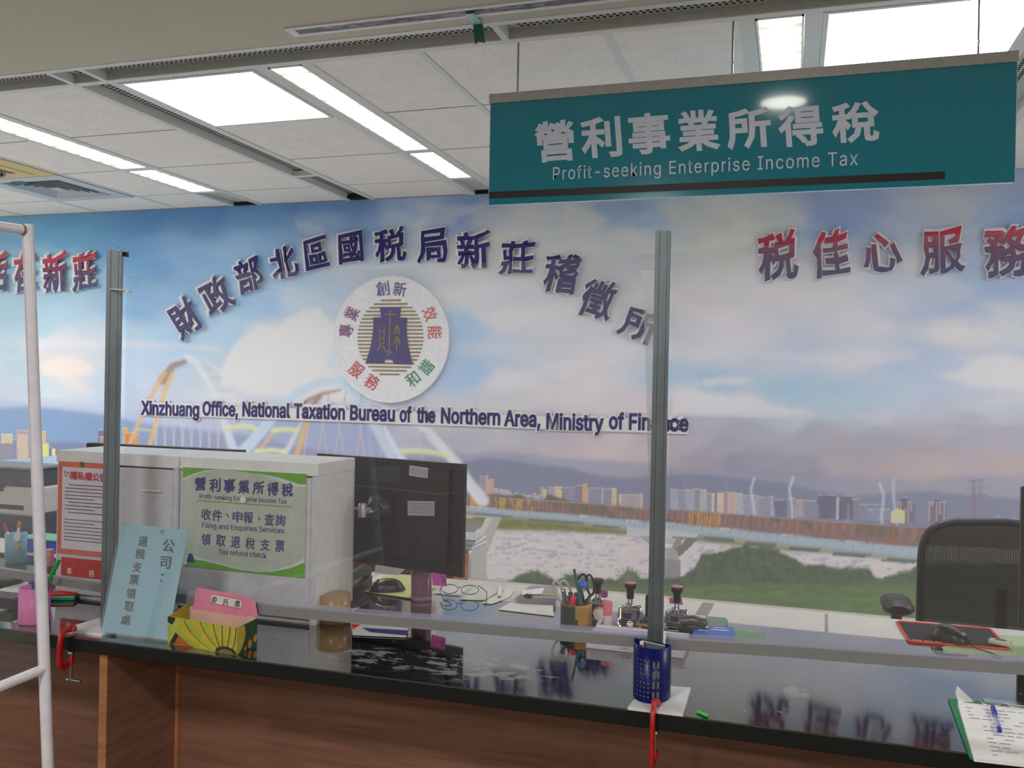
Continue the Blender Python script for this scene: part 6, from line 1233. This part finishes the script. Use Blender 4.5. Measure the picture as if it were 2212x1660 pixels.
def right_side():
    # mouse pad, mouse, eraser
    C4 = [onZ(x, y, CT+.0) for x, y in ((1935,1345),(2140,1362),(2182,1407),(1962,1389))]; t = thing('mouse_pad', (C4[0]+C4[2])/2, 'black mouse pad with an orange red edge before the mesh chair', 'mouse pad'); cen = sum(C4, Vector())/4
    def rnd(k, rr=.012):
        P_ = []; Q = [cen+(p-cen)*k for p in C4]
        for i in range(4):
            p, a, b = Q[i], Q[i-1], Q[(i+1) % 4]; da, db = (a-p).normalized()*rr, (b-p).normalized()*rr
            for s in range(5): f = s/4; P_.append((p+da)*(1-f)**2+p*2*f*(1-f)+(p+db)*f*f)
        return P_
    m = MB(); pp = rnd(.965); m.poly(pp if (pp[1]-pp[0]).cross(pp[6]-pp[1]).z > 0 else pp[::-1], M('pad_black', (30, 26, 28), .8, bump=.2), (0, 0, 1), .003); m.build('mat', t); m = MB(); m.tube([p+Vector((0, 0, .0028)) for p in rnd(.985)], .0032, M('pad_orange', (222, 66, 40), .6), 8, True); m.build('stitched_edge', t)
    m = MB(); u = (C4[2]-C4[3]).normalized(); s0 = C4[3]+u*.012+Vector((0, .014, .0032)); 
    for k in range(13):
        if k not in (4, 9): p = s0+u*k*.005; m.poly([p, p+u*.003, p+u*.003+Vector((0, .0045, 0)), p+Vector((0, .0045, 0))], PAPER, (0, 0, 1), .0002)
    m.build('print', t)
    c = onZ(2052, 1384, CT+.004); t = thing('computer_mouse', c, 'black and silver computer mouse on the orange edged mouse pad', 'mouse'); r = Matrix.Rotation(R(-38), 3, 'Z'); m = MB(); vs = []; nu, nvv = 16, 10; L_, W_, H_ = .1, .06, .036
    for i in range(nu+1):
        s = i/nu*2-1; ww = W_/2*math.sqrt(max(0, 1-abs(s)**2.6)); hh = H_*(1-.6*max(0, s)**2-.6*max(0, -s)**3)*math.sqrt(max(0, 1-abs(s)**6))
        for j in range(nvv+1): a = math.pi*j/nvv; vs.append(c+r@Vector((s*L_/2, -ww*math.cos(a), max(.0, hh*math.sin(a)**.75)+.001)))
    m.add(vs, [(i*(nvv+1)+j, (i+1)*(nvv+1)+j, (i+1)*(nvv+1)+j+1, i*(nvv+1)+j+1) for i in range(nu) for j in range(nvv)], M('mouse_black', (26, 26, 28), .3), True); m.build('body', t)
    m = MB(); m.tube([c+r@Vector((s*L_/2, -.012, H_*(1-.6*max(0, s)**2)*.96)) for s in (-.3, .1, .45, .8)], [.002, .005, .005, .002], M('mouse_silver', (110, 112, 116), .3), 8); m.build('side_strip', t)
    m = MB(); m.tube([c+r@Vector((.05, 0, .004)), onZ(2110, 1402, CT+.004), onZ(2140, 1411, CT+.003), onZ(2165, 1420, CT+.003)], .0014, BLACK, 6); m.build('cable', t)
    a = onZ(2160, 1396, CT+.004); t = thing('usb_stick', a, 'small white and blue block on the corner of the mouse pad', 'eraser'); r = Matrix.Rotation(R(-22), 3, 'Z'); m = MB(); m.box(a+Vector((0, 0, .008)), (.048, .02, .012), M('eraser_white', (214, 208, 184), .5), r, .003); m.build('body', t); m = MB(); m.box(a+r@Vector((.002, 0, 0))+Vector((0, 0, .0143)), (.022, .013, .0006), M('eraser_blue', (60, 90, 180), .4), r); m.build('sleeve', t)
    q = [onZ(x, y, CT) for x, y in ((2030,1400),(2180,1394),(2130,1366),(2260,1376),(2300,1420),(2190,1420),(2040,1410))]; q = [onZ(x, y, CT) for x, y in ((2035,1398),(2150,1372),(2300,1380),(2300,1425),(2150,1418),(2040,1412))]; m = MB(); m.poly(q, M('mat_pale_green', (176, 196, 150), .6), (0, 0, 1), .0004); tag(m.build('green_mat', None, q[0]), 'pale green sheet lying under the orange edged mouse pad', 'mat')
    # edge of another monitor at the picture border
    Y = 2.36; a, b = onY(2208, 1052, Y), onY(2208, 1362, Y); t = thing('monitor', (a.x+.24, Y, CT), 'black monitor whose narrow edge shows before the mesh chair', 'monitor'); m = MB(); m.bb((a.x, Y, CT+.04), (a.x+.5, Y+.02, a.z), BLACK, .003); m.build('housing', t); m = MB(); m.bb((a.x+.2, Y+.02, CT), (a.x+.3, Y+.06, CT+.2), BLACK, .003); m.bb((a.x+.13, Y-.05, CT), (a.x+.37, Y+.12, CT+.01), BLACK, .003); m.build('stand', t)
right_side()

def chair():
    Y = 3.05; t = thing('office_chair', (.62, Y-.2, 0), 'dark mesh backed office chair behind the desk', 'chair'); FRM = M('chair_frame', (40, 42, 42), .4)
    xl = onY(1981, 1250, Y).x; xr = xl+.50; zt = onY(2075, 1121, Y).z; zb = zt-.52; xc = (xl+xr)/2; ztl = onY(1984, 1160, Y).z
    def outline(k=1., n=40):
        P_ = []; a = (xr-xl)/2*k; bz = (zt-zb)/2*k; zc = (zt+zb)/2
        for i in range(n):
            q = 2*math.pi*i/n; c_, s_ = math.cos(q), math.sin(q); e = .3; x = a*math.copysign(abs(c_)**e, c_); z = bz*math.copysign(abs(s_)**e, s_)
            z -= (.018*(abs(x)/a)**2 if z > 0 else 0); yb = -.05*(1-(x/a)**2)*(-1)+(.03 if False else 0); P_.append(Vector((xc+x, Y+.045*(1-(x/a)**2)+.04*abs(z/bz)**3*0, zc+z)))
        return P_
    m = MB(); m.tube(outline(.965), .0115, FRM, 10, True); m.build('back_frame', t)
    mesh = bpy.data.materials.new('chair_mesh'); mesh.use_nodes = True; nt = mesh.node_tree; b = nt.nodes['Principled BSDF']; b.inputs['Base Color'].default_value = (.022, .022, .021, 1); b.inputs['Roughness'].default_value = .7
    ck = nt.nodes.new('ShaderNodeTexChecker'); ck.inputs['Scale'].default_value = 420; tc = nt.nodes.new('ShaderNodeTexCoord'); nt.links.new(tc.outputs['Object'], ck.inputs['Vector']); mr = nt.nodes.new('ShaderNodeMapRange'); mr.inputs['To Min'].default_value = .98; mr.inputs['To Max'].default_value = .84
    nt.links.new(ck.outputs['Fac'], mr.inputs['Value']); nt.links.new(mr.outputs[0], b.inputs['Alpha'])
    o_ = outline(.955); cen = sum(o_, Vector())/len(o_)+Vector((0, .015, 0)); m = MB(); K = len(o_); vs = [cen]; 
    for k in (.33, .66, 1.): vs += [Vector((cen.x+(p.x-cen.x)*k, Y+.045*(1-((p.x-cen.x)*k/((xr-xl)/2))**2), cen.z+(p.z-cen.z)*k)) for p in o_]
    vs[0] = Vector((cen.x, Y+.045, cen.z)); fs = [(0, 1+i, 1+(i+1) % K) for i in range(K)]+[(1+r_*K+i, 1+(r_+1)*K+i, 1+(r_+1)*K+(i+1) % K, 1+r_*K+(i+1) % K) for r_ in (0, 1) for i in range(K)]
    m.add(vs, fs, mesh, True); m.build('mesh_back', t)
    LB = M('bright_band_grey', (120, 128, 128), .6); nt = LB.node_tree; bb_ = nt.nodes['Principled BSDF']; c2 = nt.nodes.new('ShaderNodeTexChecker'); c2.inputs['Scale'].default_value = 260; tc = nt.nodes.new('ShaderNodeTexCoord'); mp = nt.nodes.new('ShaderNodeMapping'); mp.inputs['Rotation'].default_value = (0, R(45), 0); nt.links.new(tc.outputs['Object'], mp.inputs[0]); nt.links.new(mp.outputs[0], c2.inputs['Vector']); c2.inputs['Color1'].default_value = (.24, .27, .27, 1); c2.inputs['Color2'].default_value = (.02, .02, .02, 1); nt.links.new(c2.outputs[0], bb_.inputs['Base Color'])
    m = MB(); z0, z1 = onY(2050, 1213, Y).z, onY(2050, 1183, Y).z; 
    n = 12; xa, xb = onY(2001, 1190, Y).x, xr-.03; vs = []
    for i in range(n+1): x = xa+(xb-xa)*i/n; y = Y+.045*(1-((x-xc)/((xr-xl)/2))**2)-.006; vs += [(x, y, z0), (x, y, z1)]
    m.add(vs, [(i*2, i*2+2, i*2+3, i*2+1) for i in range(n)], LB); m.build('bright_band', t)  # added band imitates brightness seen through the mesh
    m = MB(); m.bb((xc-.24, Y-.48, zb-.12), (xc+.24, Y-.02, zb-.05), M('seat_fabric', (34, 34, 36), .9), .02); m.build('seat', t)
    m = MB(); m.tube([(xc, Y-.1, zb-.1), (xc, Y+.07, zb-.08), (xc, Y+.065, zb+.12), (xc, Y+.06, zb+.3)], .018, FRM, 10); m.build('back_support', t)
    m = MB(); m.tube([(xc, Y-.25, .1), (xc, Y-.25, zb-.12)], .025, FRM, 12); m.build('column', t)
    for k in range(5):
        a = k*2*math.pi/5; m = MB(); e = Vector((xc+.29*math.cos(a), Y-.25+.29*math.sin(a), .07)); m.tube([(xc, Y-.25, .12), e], [.022, .014], FRM, 8); bl_ = m.build('base_leg', t); m = MB(); m.lathe([(.028, -.012), (.028, .012)], BLACK, e-Vector((0, 0, .04)), 14, (math.sin(a), -math.cos(a), 0)); m.build('caster', bl_)
    for sx in (-1, 1):
        if sx < 0: c = onY(1937, 1308, Y-.2)
        else: c = Vector((2*xc-onY(1937, 1308, Y-.2).x, Y-.2, onY(1937, 1308, Y-.2).z))
        m = MB(); m.tube([c+Vector((0, -.06, -.004)), c+Vector((0, -.045, .002)), c+Vector((0, .045, .004)), c+Vector((0, .06, -.002))], [.03, .044, .044, .03], M('arm_pad', (58, 54, 54), .5), 14); 
        ao = m.build('armrest', t); m = MB(); m.tube([c+Vector((0, 0, -.03)), c+Vector((0, 0, -.12)), (c.x-sx*.04, c.y, zb-.1), (xc+sx*.2, c.y, zb-.1)], .016, FRM, 10); m.build('arm_support', ao)
        # flatten the pad
        zc = c.z-ao.parent.location.z
        for v in ao.data.vertices: v.co.z = zc+(v.co.z-zc)*.55
chair()

# ================================================================== light, camera, output look
def lamp(x, y, z, sx, sy, e, c=(.97, .985, 1)):
    l = bpy.data.lights.new('room_lamp', 'AREA'); l.shape = 'RECTANGLE'; l.size = sx; l.size_y = sy; l.energy = e; l.color = c
    o = bpy.data.objects.new('room_lamp', l); COL.objects.link(o); o.location = (x, y, z)
for (x, y) in ((2.5, 3.4), (-5.6, 3.4), (-6.4, 3.4)): lamp(x, y, HC-.02, .62, .62, 26)      # unseen lamps added to even the light, like further square ceiling panels
for x in (-4.5, -1.0, 2.2):
    for y in (-.45, -2.2): lamp(x, y, HC-.02, .3, .3, 20, (1, .975, .95))      # lamps of the waiting area behind the viewer
w = bpy.data.worlds.new('world'); w.use_nodes = True; w.node_tree.nodes['Background'].inputs[0].default_value = (.6, .6, .62, 1); w.node_tree.nodes['Background'].inputs[1].default_value = .05; SC.world = w
cam = bpy.data.cameras.new('camera'); cam.sensor_fit = 'HORIZONTAL'; cam.sensor_width = 36; cam.lens = FPX/2212*36; cam.clip_start = .02
co = bpy.data.objects.new('camera', cam); COL.objects.link(co)
co.matrix_world = Matrix([[BX[i], BU[i], -BF[i], EYE[i]] for i in range(3)]+[[0, 0, 0, 1]])
SC.camera = co
vs = SC.view_settings; vs.view_transform = 'Standard'; vs.look = 'None'; vs.gamma = 1; vs.exposure = .8; vs.use_curve_mapping = False
SC.cycles.use_denoising = True; SC.cycles.adaptive_threshold = .04; SC.cycles.max_bounces = 6; SC.cycles.transparent_max_bounces = 12; SC.cycles.sample_clamp_indirect = 8
for o in bpy.data.objects:
    if '_o' in o: del o['_o']
